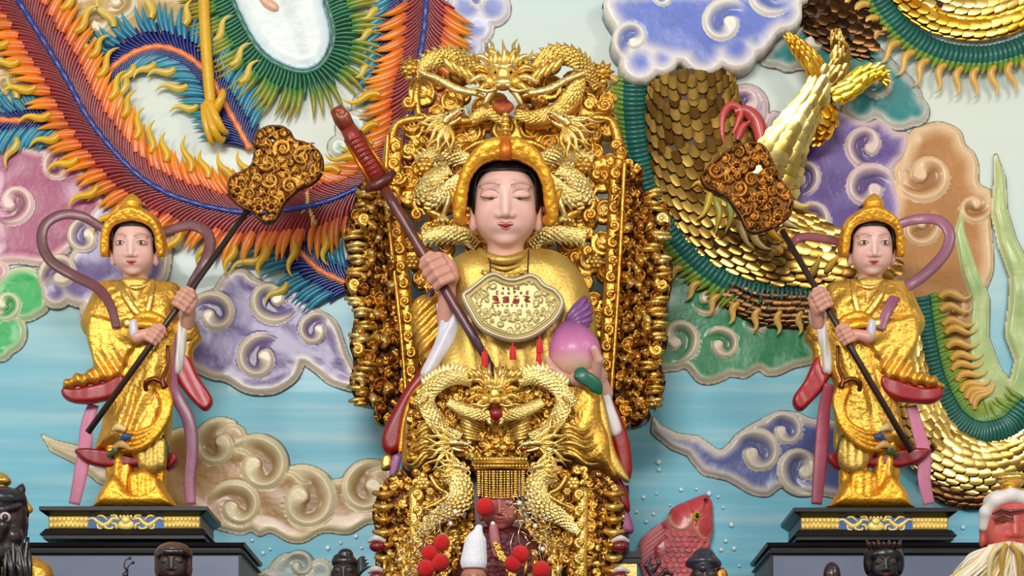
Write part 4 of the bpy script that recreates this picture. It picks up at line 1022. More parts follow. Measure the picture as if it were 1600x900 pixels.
    s5 = ap([(210, 514), (222, 512), (224, 534), (212, 540)])
    sculpt('white_cuff', Y, lambda X, Y_, Z: pillow(X, Y_, Z, s5, 6, 48, 1.5), bb(204, 230, 508, 546, 34, 62), 1.4, CLOTH, r, (0.80, 0.80, 0.84))
    # collar, lapels and inner shirt
    inn = ap([(194, 444), (234, 444), (228, 470), (222, 500), (214, 480)])
    sculpt('inner_shirt', Y, lambda X, Y_, Z: pillow(X, Y_, Z, inn, 9, 30, .9), bb(186, 242, 428, 506, 18, 44), 1.5, SMOOTHGOLD, r)
    mb = MB(Y)
    def strip(mb, pts, w, h, dd=1, col=None):
        q = cr([a(*p) for p in pts], 6); n = len(q)
        mb.tube(q, np.interp(np.linspace(0, 1, n), np.linspace(0, 1, len(w)), w), 10, 1.0, h, col=col)
    strip(mb, [(186, 440, 26), (196, 462, 38), (212, 486, 42), (230, 502, 42)], [5.5, 6.5, 6, 5], .5); strip(mb, [(238, 436, 26), (236, 460, 38), (230, 486, 42), (222, 502, 42)], [4.5, 5, 4.5, 4], .5)
    strip(mb, [(188, 441, 26), (212, 450, 38), (238, 440, 26)], [4, 4.6, 4], .7)
    mb.build('collar', GOLD, r)
    # sash at the waist with bow, knotted cord, gathered drape
    mb = MB(Y)
    strip(mb, [(204, 504, 42), (226, 494, 50), (248, 500, 46), (268, 518, 36)], [5, 9, 9, 6], .6); strip(mb, [(200, 512, 44), (222, 506, 52), (246, 512, 50), (262, 526, 40)], [4, 6, 6, 4], .6)
    mb.build('sash_bow', ORANGEGOLD, r)
    mb = MB(Y); strip(mb, [(188, 508, 44), (198, 505, 50), (208, 512, 48)], [6, 9, 6], .5); mb.build('sash_pin', GOLD, r)
    mb = MB(Y)
    strip(mb, [(228, 610, 38), (228, 598, 44), (240, 592, 46), (254, 598, 44), (262, 608, 38)], [3.4, 4, 4, 4, 3], .8); strip(mb, [(262, 540, 34), (262, 570, 38), (254, 592, 44), (256, 606, 44)], [2.5, 2.5, 3.5, 4], .8)
    mb.build('knotted_cord', mat('dark_bronze', (0.45, 0.24, 0.12), .35, .7), r)
    mb = MB(Y)
    for o in range(4):
        strip(mb, [(248 + o * 5 - 3, 604, 38), (256 + o * 3, 632, 42), (248 + o * 1, 660 + o * 3, 44), (222, 676 + o * 7, 42), (196 - o * 2, 676 + o * 9, 36)], [4, 6, 6.5, 6, 2.5], .8)
    mb.build('gathered_drape', ORANGEGOLD, r)
    for pts, c in (([(176, 672, 36), (184, 667, 42), (196, 672, 42)], (0.93, 0.80, 0.55)), ([(188, 690, 38), (196, 682, 42), (206, 684, 40)], (0.18, 0.28, 0.50)), ([(176, 700, 36), (190, 694, 42), (204, 702, 40)], (0.80, 0.62, 0.36)), ([(168, 712, 30), (180, 704, 36), (184, 690, 34)], (0.22, 0.34, 0.20)), ([(254, 680, 26), (258, 700, 28), (260, 720, 24)], (0.20, 0.32, 0.16))):
        mb = MB(Y); strip(mb, pts, [3, 6, 3], .6, col=L3(*c)); mb.build('drape_tip', SATIN, r)
    # head, hair, headdress
    ho, tp, sf = head(r, Y, hx, 390 + 6, 20, 67, 15, 'open', turn=0)
    outer = [(-78, 14), (-76, -18), (-66, -50), (-48, -76), (-34, -86), (-26, -108), (0, -122), (26, -108), (34, -86), (48, -76), (66, -50), (76, -18), (78, 14), (62, 18), (56, 4)][::1] + [(0, -60), (-56, 4), (-62, 18)]
    outer = [(-74, 12), (-74, -18), (-68, -48), (-52, -74), (-34, -86), (-26, -92), (0, -98), (26, -92), (34, -86), (52, -74), (66, -48), (74, -18), (74, 12), (60, 16), (40, 14), (-40, 14), (-60, 16)]
    inner = [(-52, 40), (-53, -10), (-50, -38), (-36, -56), (0, -64), (36, -56), (50, -38), (53, -10), (52, 40)]
    crown(r, Y, hx, 396, 20, .67, outer, inner, ORANGEGOLD, 15,
          extra=lambda u, v, w, d: smin(smin(d, ell(u, v, w, (0, -102, -2), (24, 19, 20)), 4), ell(u, v, w, (0, -114, -2), (12, 12, 12)), 4))
    mb = MB(Y); q = A(M(209), 330, 4); mb.ball(q[0], q[1], q[2] - 8, 22, 17, 16, 14, 10); mb.build('hair_bun', mat('black_hair_paint'), r)
    # hands
    F0, F1 = fan['pole']
    dv = np.array(F1[:2], float) - np.array(F0[:2], float); dv /= np.linalg.norm(dv)
    def on_pole(y, off=(0, 0)):
        t = (y - F0[1]) / (F1[1] - F0[1]); p = [F0[i] + (F1[i] - F0[i]) * t for i in range(3)]; return p
    pa, pb_ = A(*F0), A(*F1)
    def polept(y):
        t = (y - F0[1]) / (F1[1] - F0[1]); return pa + (pb_ - pa) * t
    grip('raised_hand', r, Y, polept(470), (pb_ - pa)[:2] / 1.0, fan['s1'], 13.5, a(292, 506, 18), 11)
    grip('lower_hand', r, Y, polept(527), (pb_ - pa)[:2] / 1.0, fan['s2'], 12.0, a(214, 527, 48), 10)
    mb = MB(Y); mb.tube([pa, pb_], [5.0, 5.0], 12, col=L3(0.16, 0.11, 0.10)); 
    # fan with its long pole: its own thing
    fr = thing('processional_fan', P(F1[0], F1[1], Y), fan['label'], 'fan')
    mb.build('pole', mat('dark_brown_pole', (0.20, 0.13, 0.11), .4, .1, .2, None, (10, .3)), fr)
    fan_head(fr, Y, fan)
    # flying ribbons
    for pts, c, w in fan['ribbons']:
        q = resample(cr([A(*p) for p in pts], 8), 4); n = len(q); mb = MB(Y)
        mb.tube(q, [w * (.78 + .22 * sin(pi * i / n)) for i in range(n)], 12, 1.0, .2, cols=[L3(*c) * (1 + .18 * sin(i * .11)) for i in range(n)])
        mb.build('ribbon', CLOTH, r)
    return r

def fan_head(parent, Y, fan):
    """pierced gold fan board: outline rim, openwork of scrolls and a pair of flowers"""
    out = fan['outline']; zc = fan['z']; seed = fan['seed']; rr = random.Random(seed)
    op = cr(out, 6, True)
    xs = op[:, 0]; ys = op[:, 1]
    stamps = []
    tries = 0
    while len(stamps) < 70 and tries < 6000:
        tries += 1
        x = rr.uniform(xs.min(), xs.max()); y = rr.uniform(ys.min(), ys.max()); R = rr.choice((8, 11, 14, 17, 20))
        if d_poly(np.array([[x]]), np.array([[y]]), op)[0, 0] > -R * .5: continue
        if any(hypot(x - a, y - b) < (R + c) * .62 for a, b, c, *_ in stamps): continue
        stamps.append((x, y, R, rr.uniform(0, 2 * pi), rr.choice((-1, 1))))
    def fn(X, Yy):
        dout = d_poly(X, Yy, op); rim = np.maximum(dout, -(dout + 5)); sd = rim.copy(); H = 5 * np.sqrt(np.clip(1 - ((dout + 2.5) / 3.2) ** 2, 0, 1)) + 2
        C = np.ones(X.shape + (3,)) * L3(0.42, 0.26, 0.10)
        for (x, y, R, a0, d) in stamps:
            k, u, w, r = swirl(X, Yy, x, y, R, a0, d, .42)
            s_ = np.hypot(X - x, Yy - y) - R
            sd = np.minimum(sd, np.where(k, -2.0 + 3.2 * (u > .86) , s_)); hh = 3 + 6 * sm(0, .2, u) * (1 - .5 * u) + rr.uniform(0, 3)
            H = np.where(k & (hh > H), hh, H); C = np.where((k & (rim > 0))[..., None], L3(*fan['gold']) * rr.uniform(.75, 1.15), C)
        sd = np.maximum(sd, dout); return sd, H, np.clip(C, 0, 1)
    b = (xs.min() - 4, ys.min() - 4, xs.max() + 4, ys.max() + 4)
    FG = mat('fan_gilding', None, .32, .75, 0, [('noise', 140, .5, .006)], (30, .3))
    relief('openwork_board', Y - zc * SC(Y), b, 1.3, fn, FG, parent, L3(0.30, 0.18, 0.07), back=5)
    mb = MB(Y)
    for (x, y, R, a0, d) in stamps[::3]:
        x, y, _ = A(x, y, zc)
        for j in range(3):
            an = a0 + j * 2.1; L = R * 1.3; p = [(x, y), (x + L * .5 * cos(an), y + L * .5 * sin(an)), (x + L * cos(an + .5), y + L * sin(an + .5))]
            q = cr(p, 4); n = len(q); mb.ridge(q, [2.4 * (1 - i / n) + .3 for i in range(n)], 4, zc + 6, [L3(*fan['gold']) * 1.15] * n)
    for (x, y) in fan['flowers']:
        p = A(x, y, zc)
        for j in range(7):
            an = j * 2 * pi / 7; mb.ball(p[0] + 6 * cos(an), p[1] + 6 * sin(an), zc + 8, 3.6, 3.6, 4, 8, 6, L3(*fan['gold']))
        mb.ball(p[0], p[1], zc + 10, 4, 4, 4, 8, 6, L3(0.35, 0.14, 0.08))
    mb.build('carved_leaves', FG, parent)

DM = (0.42, 0.22, 0.24); MV = (0.56, 0.32, 0.42); PK = (0.78, 0.46, 0.58); RR = (0.62, 0.26, 0.34)
attendant(False, 'left attendant statue in gold robe and crown holding a fan pole with both hands',
    dict(pole=((392, 322, 30), (137, 676, 62)), s1=1, s2=-1, z=34, seed=11, gold=(0.80, 0.58, 0.24), label='gold openwork fan on dark pole held by the left attendant', flowers=[(405, 328), (425, 326), (372, 300)],
         outline=[(356, 285), (362, 275), (378, 268), (392, 258), (396, 240), (396, 222), (404, 205), (420, 197), (440, 197), (454, 205), (462, 218), (476, 222), (492, 230), (504, 244), (506, 262), (500, 278), (486, 290), (468, 298), (456, 308), (446, 318), (438, 334), (430, 347), (416, 351), (404, 344), (394, 334), (378, 326), (362, 312), (355, 298)],
         ribbons=[([(180, 362, -6), (158, 355, -2), (128, 338, 4), (96, 336, 6), (70, 352, 8), (66, 382, 10), (82, 410, 14), (118, 432, 20), (152, 450, 32), (172, 476, 46), (182, 512, 54)], DM, 8.5),
                  ([(248, 366, -10), (270, 358, -8), (298, 352, -6), (322, 362, -2), (328, 384, 2), (318, 414, 6), (300, 446, 2), (288, 480, -8)], DM, 9),
                  ([(268, 520, 24), (266, 560, 22), (272, 610, 12), (294, 655, 12), (300, 700, 12), (296, 750, 12), (298, 788, 12)], MV, 10),
                  ([(146, 632, 10), (136, 665, 10), (132, 705, 8), (124, 750, 8), (116, 788, 8)], PK, 11)]))
attendant(True, 'right attendant statue in gold robe and crown holding a fan pole with both hands',
    dict(pole=((1222, 360, 30), (1424, 706, 62)), s1=-1, s2=1, z=34, seed=23, gold=(0.74, 0.50, 0.20), label='orange gold carved fan on dark pole held by the right attendant', flowers=[(1188, 312), (1150, 262), (1214, 344)],
         outline=[(1104, 262), (1116, 250), (1132, 238), (1152, 228), (1170, 222), (1190, 226), (1202, 240), (1212, 262), (1222, 284), (1234, 300), (1240, 318), (1236, 336), (1226, 346), (1214, 354), (1196, 362), (1176, 366), (1164, 358), (1156, 340), (1146, 326), (1134, 310), (1116, 302), (1100, 292), (1094, 276)],
         ribbons=[([(1392, 358, -8), (1412, 348, -4), (1440, 342, 4), (1468, 345, 6), (1484, 366, 8), (1476, 396, 10), (1446, 428, 14), (1412, 452, 22), (1390, 478, 46), (1376, 515, 54)], MV, 9),
                  ([(1322, 382, -10), (1300, 376, -8), (1268, 370, -6), (1245, 373, -4), (1234, 390, 2)], (0.50, 0.24, 0.28), 7),
                  ([(1296, 600, 22), (1288, 640, 14), (1284, 690, 12), (1280, 740, 12), (1276, 788, 12)], (0.60, 0.22, 0.30), 10.5),
                  ([(1424, 634, 10), (1434, 670, 10), (1444, 710, 8), (1444, 750, 8), (1452, 788, 8)], PK, 11)]))
# ------------------------------------------------------------------ carved gilding helpers
CG = mat('carved_gilding', None, .30, .88, 0, [('noise', 110, .45, .006)], (22, .22))
G1, G2, G3, G4 = (0.93, 0.77, 0.40), (0.84, 0.63, 0.27), (0.58, 0.37, 0.13), (0.96, 0.86, 0.56)
def packed(poly, n, Rs, seed, gap=.66, margin=.5):
    rr = random.Random(seed); op = cr(poly, 4, True); st = []; t = 0
    x0, x1, y0, y1 = op[:, 0].min(), op[:, 0].max(), op[:, 1].min(), op[:, 1].max()
    gx = np.arange(x0, x1 + 2, 2.0); gy = np.arange(y0, y1 + 2, 2.0); D = d_poly(*np.meshgrid(gx, gy, indexing='ij'), op)
    while len(st) < n and t < n * 120:
        t += 1; x = rr.uniform(x0, x1); y = rr.uniform(y0, y1); R = rr.choice(Rs)
        if D[int((x - x0) / 2), int((y - y0) / 2)] > -R * margin: continue
        if any((x - a) ** 2 + (y - b) ** 2 < ((R + c) * gap) ** 2 for a, b, c, *_ in st): continue
        st.append((x, y, R, rr.uniform(0, 2 * pi), rr.choice((-1, 1)), rr.random()))
    return st, op
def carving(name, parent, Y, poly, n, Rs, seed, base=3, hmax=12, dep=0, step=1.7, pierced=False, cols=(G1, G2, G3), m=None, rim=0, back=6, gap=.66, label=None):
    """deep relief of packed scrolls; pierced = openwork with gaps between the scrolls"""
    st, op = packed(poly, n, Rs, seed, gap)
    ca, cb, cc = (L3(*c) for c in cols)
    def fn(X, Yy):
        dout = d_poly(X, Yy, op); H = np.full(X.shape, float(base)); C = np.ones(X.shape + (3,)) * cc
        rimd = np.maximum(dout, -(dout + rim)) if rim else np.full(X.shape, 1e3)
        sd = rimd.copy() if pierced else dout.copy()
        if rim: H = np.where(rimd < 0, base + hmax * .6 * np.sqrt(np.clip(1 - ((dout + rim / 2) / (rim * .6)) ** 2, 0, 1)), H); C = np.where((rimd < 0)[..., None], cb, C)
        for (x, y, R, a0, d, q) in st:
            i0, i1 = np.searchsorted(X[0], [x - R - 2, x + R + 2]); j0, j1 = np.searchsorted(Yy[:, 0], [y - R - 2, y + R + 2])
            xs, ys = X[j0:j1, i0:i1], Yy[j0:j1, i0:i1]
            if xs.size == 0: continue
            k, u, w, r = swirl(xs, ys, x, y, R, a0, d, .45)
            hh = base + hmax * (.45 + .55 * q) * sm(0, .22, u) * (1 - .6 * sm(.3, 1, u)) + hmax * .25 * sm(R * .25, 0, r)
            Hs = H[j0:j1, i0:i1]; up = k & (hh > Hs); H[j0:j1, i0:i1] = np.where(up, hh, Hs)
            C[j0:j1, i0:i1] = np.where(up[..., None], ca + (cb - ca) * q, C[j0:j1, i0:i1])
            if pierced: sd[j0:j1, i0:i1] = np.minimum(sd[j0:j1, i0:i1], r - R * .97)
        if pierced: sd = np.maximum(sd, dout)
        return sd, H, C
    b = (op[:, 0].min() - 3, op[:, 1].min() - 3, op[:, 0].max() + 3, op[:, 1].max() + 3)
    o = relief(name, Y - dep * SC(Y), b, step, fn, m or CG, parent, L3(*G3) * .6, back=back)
    if label: o['label'] = label
    return o
def spikes(mb, S, T, z, side, L, w, step, col, lean=.6, h=3):
    for i in range(1, len(S) - 1, step):
        n = np.array((-T[i][1], T[i][0])) * side; d = n - T[i] * lean; d /= np.linalg.norm(d)
        p = S[i][:2]; pts = [p - d * 2, p + d * L * .5 + T[i] * 1.0, p + d * L]
        mb.ridge(cr(pts, 3), [w, w * .95, w * .85, w * .7, w * .5, w * .3, .3], h, z[i], [col] * 7)
def dragon_body(mb, pts, rad, seed=1, fin=0, finL=12, col=G1, col2=G2, scale=7):
    """scaled serpent body along (x,y,dep) seen points"""
    r_ = random.Random(seed)
    S = resample(cr([A(*p) for p in pts], 8), scale * .6); n = len(S)
    T = np.gradient(S[:, :2], axis=0); T /= (np.linalg.norm(T, axis=1, keepdims=True) + 1e-6); N = np.stack([-T[:, 1], T[:, 0]], 1)
    rr = np.interp(np.linspace(0, 1, n), np.linspace(0, 1, len(rad)), rad); a, b = L3(*col), L3(*col2)
    mb.tube(S, rr * .92, 10, col=b * .8)
    for i in range(n):
        for k in range(5):
            an = (-1.25 + .625 * k) + (.31 if i % 2 else 0)
            if an > 1.35: continue
            p = S[i, :2] + N[i] * sin(an) * rr[i]
            z = S[i, 2] + rr[i] * cos(an) * .95
            mb.disc(p[0], p[1], atan2(T[i, 1], T[i, 0]), scale * 1.3, scale * (.5 + .6 * cos(an)), z - .5, z + 2.2, a + (b - a) * r_.random() * .7, 1.6)
    if fin:
        for s in ((fin,) if abs(fin) == 1 else (1, -1)):
            E = S.copy(); E[:, :2] += N * (rr * .8)[:, None] * s
            spikes(mb, E, T, S[:, 2] + 1, s, finL, finL * .36, 2, a, .7)
def tongue(mb, pts, w, col, h=4, z=0):
    q = cr([A(*p) for p in pts], 6); n = len(q)
    zz = q[:, 2]; mb.ridge(q[:, :2], [w * (.5 + .5 * min(1, i / 3)) * (1 - (i / (n - 1)) ** 2.2) + .3 for i in range(n)], h, z, [L3(*col)] * n, .7, zz)
def rod(mb, pts, w, col, sz=1.0):
    q = cr([A(*p) for p in pts], 6); n = len(q); mb.tube(q, np.interp(np.linspace(0, 1, n), np.linspace(0, 1, len(w)), w), 10, 1, sz, col=L3(*col))
def side_head(mb, cx, cy, dep, s, ang, flip, col=G4, seed=1, mane=9, maneL=34):
    """dragon head in profile, snout towards ang (degrees, screen), flip mirrors top/bottom"""
    r_ = random.Random(seed); ca, sa = cos(radians(ang)), sin(radians(ang)); f = -1 if flip else 1
    def t(u, v, w=0): return (cx + s * (u * ca - f * v * sa), cy + s * (u * sa + f * v * ca), dep + s * w)
    c = L3(*col)
    def bl(u, v, w, r, ry=None, rz=None, cc=None):
        p = A(*t(u, v, w)); mb.ball(p[0], p[1], p[2], r * s, (ry or r) * s, (rz or r) * s, 10, 7, cc if cc is not None else c)
    rod(mb, [t(-12, 0, 2), t(4, -3, 5), t(18, -2, 4), t(27, -3, 2)], [9 * s, 9 * s, 6 * s, 5 * s], col)       # upper jaw
    rod(mb, [t(-8, 8, 0), t(6, 11, 2), t(19, 11, 2)], [5 * s, 4 * s, 2.5 * s], col)                          # lower jaw
    bl(27, -6, 4, 4.5); bl(24, -9, 2, 3); bl(3, -10, 8, 5, 4); bl(4, -7, 11, 3.2, cc=L3(.25, .12, .05))
    for i in range(4): tongue(mb, [t(8 + i * 5, 1, 5), t(9 + i * 5, 5, 5), t(9.5 + i * 5, 8, 4)], 1.8 * s, G4, 2 * s)
    tongue(mb, [t(6, 6, 3), t(18, 6, 4), t(28, 9, 3)], 2.6 * s, (0.7, 0.16, 0.1), 2 * s)
    rod(mb, [t(0, -10, 4), t(-12, -18, 4), t(-26, -20, 2), t(-34, -26, 0)], [3.4 * s, 3 * s, 2.2 * s, .6 * s], col)   # horn
    rod(mb, [t(24, -2, 5), t(34, 4, 6), t(30, 16, 5), t(38, 24, 3)], [1.8 * s, 1.6 * s, 1.3 * s, .4 * s], col)       # whisker
    for i in range(mane):
        a = -1.0 + 2.2 * i / (mane - 1); L = maneL * r_.uniform(.75, 1.15)
        p0 = (-8, a * 9, 2); dx, dy = -cos(a * .8), sin(a * .8); wv = 5 * (1 if i % 2 else -1)
        tongue(mb, [t(*p0), t(-8 + dx * L * .4 - dy * wv, a * 9 + dy * L * .4 + dx * wv, 6), t(-8 + dx * L * .75 + dy * wv * .6, a * 9 + dy * L * .75 - dx * wv * .6, 4), t(-8 + dx * L, a * 9 + dy * L, 1)], 4.2 * s, col if i % 2 else G1, 5 * s)
def front_head(mb, cx, cy, dep, s, col=G4):
    c = L3(*col)
    def bl(u, v, w, r, ry=None, rz=None, cc=None):
        p = A(cx + u * s, cy + v * s, dep + w * s); mb.ball(p[0], p[1], p[2], r * s, (ry or r) * s, (rz or r) * s, 12, 8, cc if cc is not None else c)
    def t(u, v, w): return (cx + u * s, cy + v * s, dep + w * s)
    bl(0, 0, 0, 26, 22, 16, L3(*G1)); bl(0, 12, 10, 16, 11, 12); bl(0, -12, 8, 22, 8, 9)
    for q in (-1, 1):
        bl(q * 12, -6, 14, 7, 6, 6); bl(q * 12, -5, 19, 4.2, 4, 3.5, L3(.9, .75, .4)); bl(q * 12, -5, 22, 2, 2, 2, L3(.15, .08, .04))
        rod(mb, [t(q * 3, -12, 15), t(q * 12, -16, 15), t(q * 22, -11, 9)], [3 * s, 3.6 * s, 2 * s], G4)
        bl(q * 7, 15, 18, 5, 4.5, 5); bl(q * 20, 9, 6, 9, 10, 8, L3(*G1)); bl(q * 14, 22, 8, 6, 5, 6)
        rod(mb, [t(q * 10, 20, 14), t(q * 24, 24, 16), t(q * 42, 20, 14), t(q * 58, 24, 8)], [2.6 * s, 3 * s, 2.4 * s, .6 * s], G4)
        rod(mb, [t(q * 12, -20, 4), t(q * 18, -34, 6), t(q * 16, -46, 5), t(q * 22, -56, 2)], [4 * s, 3.6 * s, 3 * s, .8 * s], col)
        for i in range(6):
            a = radians(-62 + i * 24); L = 30 + 6 * (i % 2)
            x, y = q * 24 * cos(a) * .9, 22 * sin(a)
            tongue(mb, [t(x, y, 4), t(x + q * L * .45 * cos(a) , y + L * .45 * sin(a) - 4, 9), t(x + q * L * .8 * cos(a) + q * 2, y + L * .8 * sin(a) + 2, 7), t(x + q * L * cos(a), y + L * sin(a) - 4, 3)], 5.5 * s, col if i % 2 else G1, 6 * s)
    for i in range(7):
        u = -18 + i * 6; L = 26 + (8 if i % 2 else 0) + (8 if i == 3 else 0)
        tongue(mb, [t(u, -14, 8), t(u * 1.15 + 2, -14 - L * .5, 10), t(u * 1.25 - 1, -14 - L, 6)], 4.5 * s, G4 if i % 2 else G1, 5 * s)
def rosette(mb, x, y, dep, R, col=G2):
    p = A(x, y, dep)
    for k in range(6):
        a = k * pi / 3; mb.ball(p[0] + R * .55 * cos(a), p[1] + R * .55 * sin(a), p[2] + 1, R * .42, R * .42, R * .35, 8, 6, L3(*col))
    mb.ball(p[0], p[1], p[2] + 3, R * .36, R * .36, R * .4, 8, 6, L3(*G4))

# ------------------------------------------------------------------ the big gilded throne
YT = -0.34
throne = thing('carved_throne', P(795, 900, YT), 'tall gilded openwork throne with dragon crest behind the large seated statue', 'throne')
# openwork back panel
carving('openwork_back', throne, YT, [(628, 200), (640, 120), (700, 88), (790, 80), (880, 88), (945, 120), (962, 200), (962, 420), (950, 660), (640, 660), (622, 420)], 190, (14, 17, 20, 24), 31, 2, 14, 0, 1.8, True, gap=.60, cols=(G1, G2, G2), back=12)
# side wings (two layers each)
WL = [(552, 318), (562, 288), (600, 280), (622, 300), (624, 640), (606, 662), (584, 656), (582, 636), (560, 628), (546, 600), (552, 566), (545, 535), (553, 500), (548, 470), (537, 448), (545, 405), (537, 368)]
WR = [(958, 250), (985, 250), (1004, 268), (1008, 300), (1040, 322), (1048, 352), (1036, 392), (1052, 418), (1046, 470), (1036, 500), (1044, 530), (1034, 570), (1040, 600), (1028, 632), (1012, 634), (1016, 654), (985, 666), (958, 640)]
for W_, sd, lb in ((WL, 41, 'left'), (WR, 42, 'right')):
    carving('side_wing', throne, YT, W_, 150, (8, 11, 14, 17), sd, 6, 22, 6, 1.8, False, (G2, G3, (0.20, 0.10, 0.04)), back=30, gap=.60, label='deeply carved gold wing on the %s of the throne' % lb)  # darker gold and brown ground paint the wing's shadow into its colour
    mb = MB(YT); rr = random.Random(sd); y = 300
    while y < 640:
        edge = [q[0] for q in W_ if abs(q[1] - y) < 30 and ((q[0] < 600) if lb == 'left' else (q[0] > 1000))]
        ex = (min(edge) if lb == 'left' else max(edge)) if edge else (548 if lb == 'left' else 1040)
        dr = 1 if lb == 'left' else -1
        kind = int((y - 300) / 22) % 5
        x = ex + dr * (16 + rr.uniform(-2, 3)); c = rr.choice((G1, G4, G1))
        if kind in (1,):
            p = A(x, y + 6, 24); mb.spiral(p[0], p[1], 15, rr.uniform(0, 6), dr, 1.5, 5, 9, 26, L3(*c)); y += 26
        else:
            for k in range(2):
                w = rr.uniform(9, 17); xo = rr.uniform(-4, 6) * dr; tl = rr.uniform(-2.5, 2.5); a, b = A(x + xo - w, y + k * 7 - tl, 26), A(x + xo + w, y + k * 7 + tl, 26)
                mb.tube([a, (a + b) / 2 + (0, rr.uniform(-1, 3), 6), b], [2.8, rr.uniform(3.8, 5.6), 2.8], 8, 1, 1.2, col=L3(*c) * (1 - .12 * k))
            y += 19
    for k in range(44):
        x = rr.uniform(562, 612) if lb == 'left' else rr.uniform(972, 1024); y = rr.uniform(310, 630); c = rr.choice((G1, G2, G4, G3)); L = rr.uniform(10, 24); an = rr.uniform(-.5, .5) + pi / 2
        tongue(mb, [(x, y, 26), (x + L * .5 * cos(an) + 3, y + L * .5 * sin(an), 34), (x + L * cos(an), y + L * sin(an), 28)], rr.uniform(4, 7), c, 7)
    mb.build('bracket_scrolls', CG, throne)
# stiles with stacked scrolls
for xs, lb in (([(616, 214), (612, 300), (618, 360), (632, 480), (640, 560), (646, 650)], -1), ([(966, 258), (962, 340), (958, 420), (952, 520), (946, 600), (942, 660)], 1)):
    S = resample(cr(xs, 6), 4); mb = MB(YT)
    q = [A(x, y, 16) for x, y in S]; off = 9 * lb
    v = [(p[0] + off, p[1], p[2] + 12) for p in q]; mb.tube(v, 4.0, 8, 1, 2.0, col=L3(*G2))
    v = [(p[0] - off * .2, p[1], p[2]) for p in q]; mb.tube(v, 12, 10, 1, .5, col=L3(*G2))
    mb.build('stile', CG, throne)
    mb = MB(YT); y = S[0, 1] + 14; i = 0
    while y < S[-1, 1] - 8:
        x = np.interp(y, S[:, 1], S[:, 0]); p = A(x - 2 * lb, y, 22); mb.spiral(p[0], p[1], 14, pi / 2 * (1 if i % 2 else -1), -lb, 1.35, 5, 7, 20, L3(*G2) * (1.0 + .1 * (i % 2))); y += 27; i += 1
    mb.build('stile_scrolls', CG, throne)
# top rails of the crest: scrolled outline
mb = MB(YT)
rod(mb, [(612, 300, 14), (606, 260, 14), (612, 215, 14), (628, 190, 14), (690, 182, 16)], [9, 9, 8, 6, 5], G2)
rod(mb, [(966, 270, 14), (968, 235, 14), (960, 200, 14), (948, 186, 14), (898, 184, 16)], [9, 9, 8, 6, 5], G2)
for (x, y, R, a0, d) in ((638, 160, 15, 0, 1), (945, 164, 16, 3, -1), (935, 128, 13, 1, 1), (622, 278, 17, 0, 1), (620, 230, 13, 2, 1), (962, 228, 13, 0, -1), (652, 268, 12, 1, -1), (932, 272, 12, 1, 1)):
    p = A(x, y, 22); mb.spiral(p[0], p[1], R, a0, d, 1.5, 5, 8, 20, L3(*G2))
for pts, w in (([(655, 128, 16), (650, 150, 18), (655, 182, 16)], 6), ([(900, 128, 22), (898, 150, 24), (888, 172, 22), (860, 188, 22), (820, 192, 22)], 14), ([(690, 182, 22), (720, 190, 24), (755, 186, 22)], 9), ([(720, 240, 14), (745, 225, 18), (775, 218, 18)], 6), ([(860, 240, 14), (835, 225, 18), (800, 218, 18)], 6)):
    rod(mb, pts, [w * .8, w, w * .8], G2)
mb.build('crest_scrollwork', CG, throne)
for x, y in ((640, 106), (942, 112)):
    mb = MB(YT)
    for k in range(8):
        a = k * pi / 4; tongue(mb, [(x, y, 28), (x + 9 * cos(a), y + 9 * sin(a), 34), (x + 19 * cos(a), y + 19 * sin(a), 29)], 6, G2, 5)
    p = A(x, y, 32); mb.ball(p[0], p[1], p[2], 9, 9, 8, 12, 8, L3(*G2)); p = A(x, y + 16, 30); mb.ball(p[0], p[1], p[2], 7, 5, 6, 10, 7, L3(*G1))
    mb.build('flower_finial', CG, throne)
mb = MB(YT); front_head(mb, 786, 118, 40, 1.02)
for q in (-1, 1):
    rod(mb, [(786 + q * 40, 146, 52), (786 + q * 70, 140, 50), (786 + q * 100, 124, 44), (786 + q * 128, 112, 38), (786 + q * 134, 98, 34)], [4.5, 6.5, 5.5, 4.5, 1], G4, .8)
    rod(mb, [(786 + q * 30, 150, 46), (786 + q * 60, 142, 46), (786 + q * 84, 134, 42)], [3, 5, 1], G4)
    for i in range(4): tongue(mb, [(786 + q * (40 + i * 12), 132 - i * 6, 44), (786 + q * (54 + i * 12), 112 - i * 6, 48), (786 + q * (62 + i * 11), 92 - i * 3, 40)], 6, G1, 6)
mb.build('crest_dragon_head', CG, throne)
mb = MB(YT); rod(mb, [(772, 165, 40), (786, 172, 44), (800, 165, 40)], [6, 9, 6], (0.70, 0.32, 0.12)); p = A(786, 166, 36); mb.ball(p[0], p[1], p[2], 15, 11, 10, 12, 8, L3(0.45, 0.14, 0.06)); mb.build('dragon_mouth', SATIN, throne)
for nm, pts, rad, fin, sdv in (('crest_dragon_body', [(648, 120, 26), (672, 98, 30), (706, 92, 30), (738, 108, 32)], [6, 13, 14, 12], -1, 1), ('crest_dragon_body', [(838, 112, 32), (862, 90, 30), (894, 92, 30), (918, 112, 28), (930, 132, 24)], [12, 15, 14, 11, 6], -1, 2),
                          ('crest_dragon_body', [(735, 190, 24), (760, 176, 30), (782, 184, 32)], [7, 10, 8], 0, 3), ('crest_dragon_body', [(806, 178, 30), (830, 184, 28), (868, 176, 26), (894, 150, 26), (902, 128, 22)], [7, 10, 12, 14, 12], 0, 4)):
    mb = MB(YT); dragon_body(mb, pts, rad, sdv, fin, 13, G1, G2, 7); mb.build(nm, CG, throne)
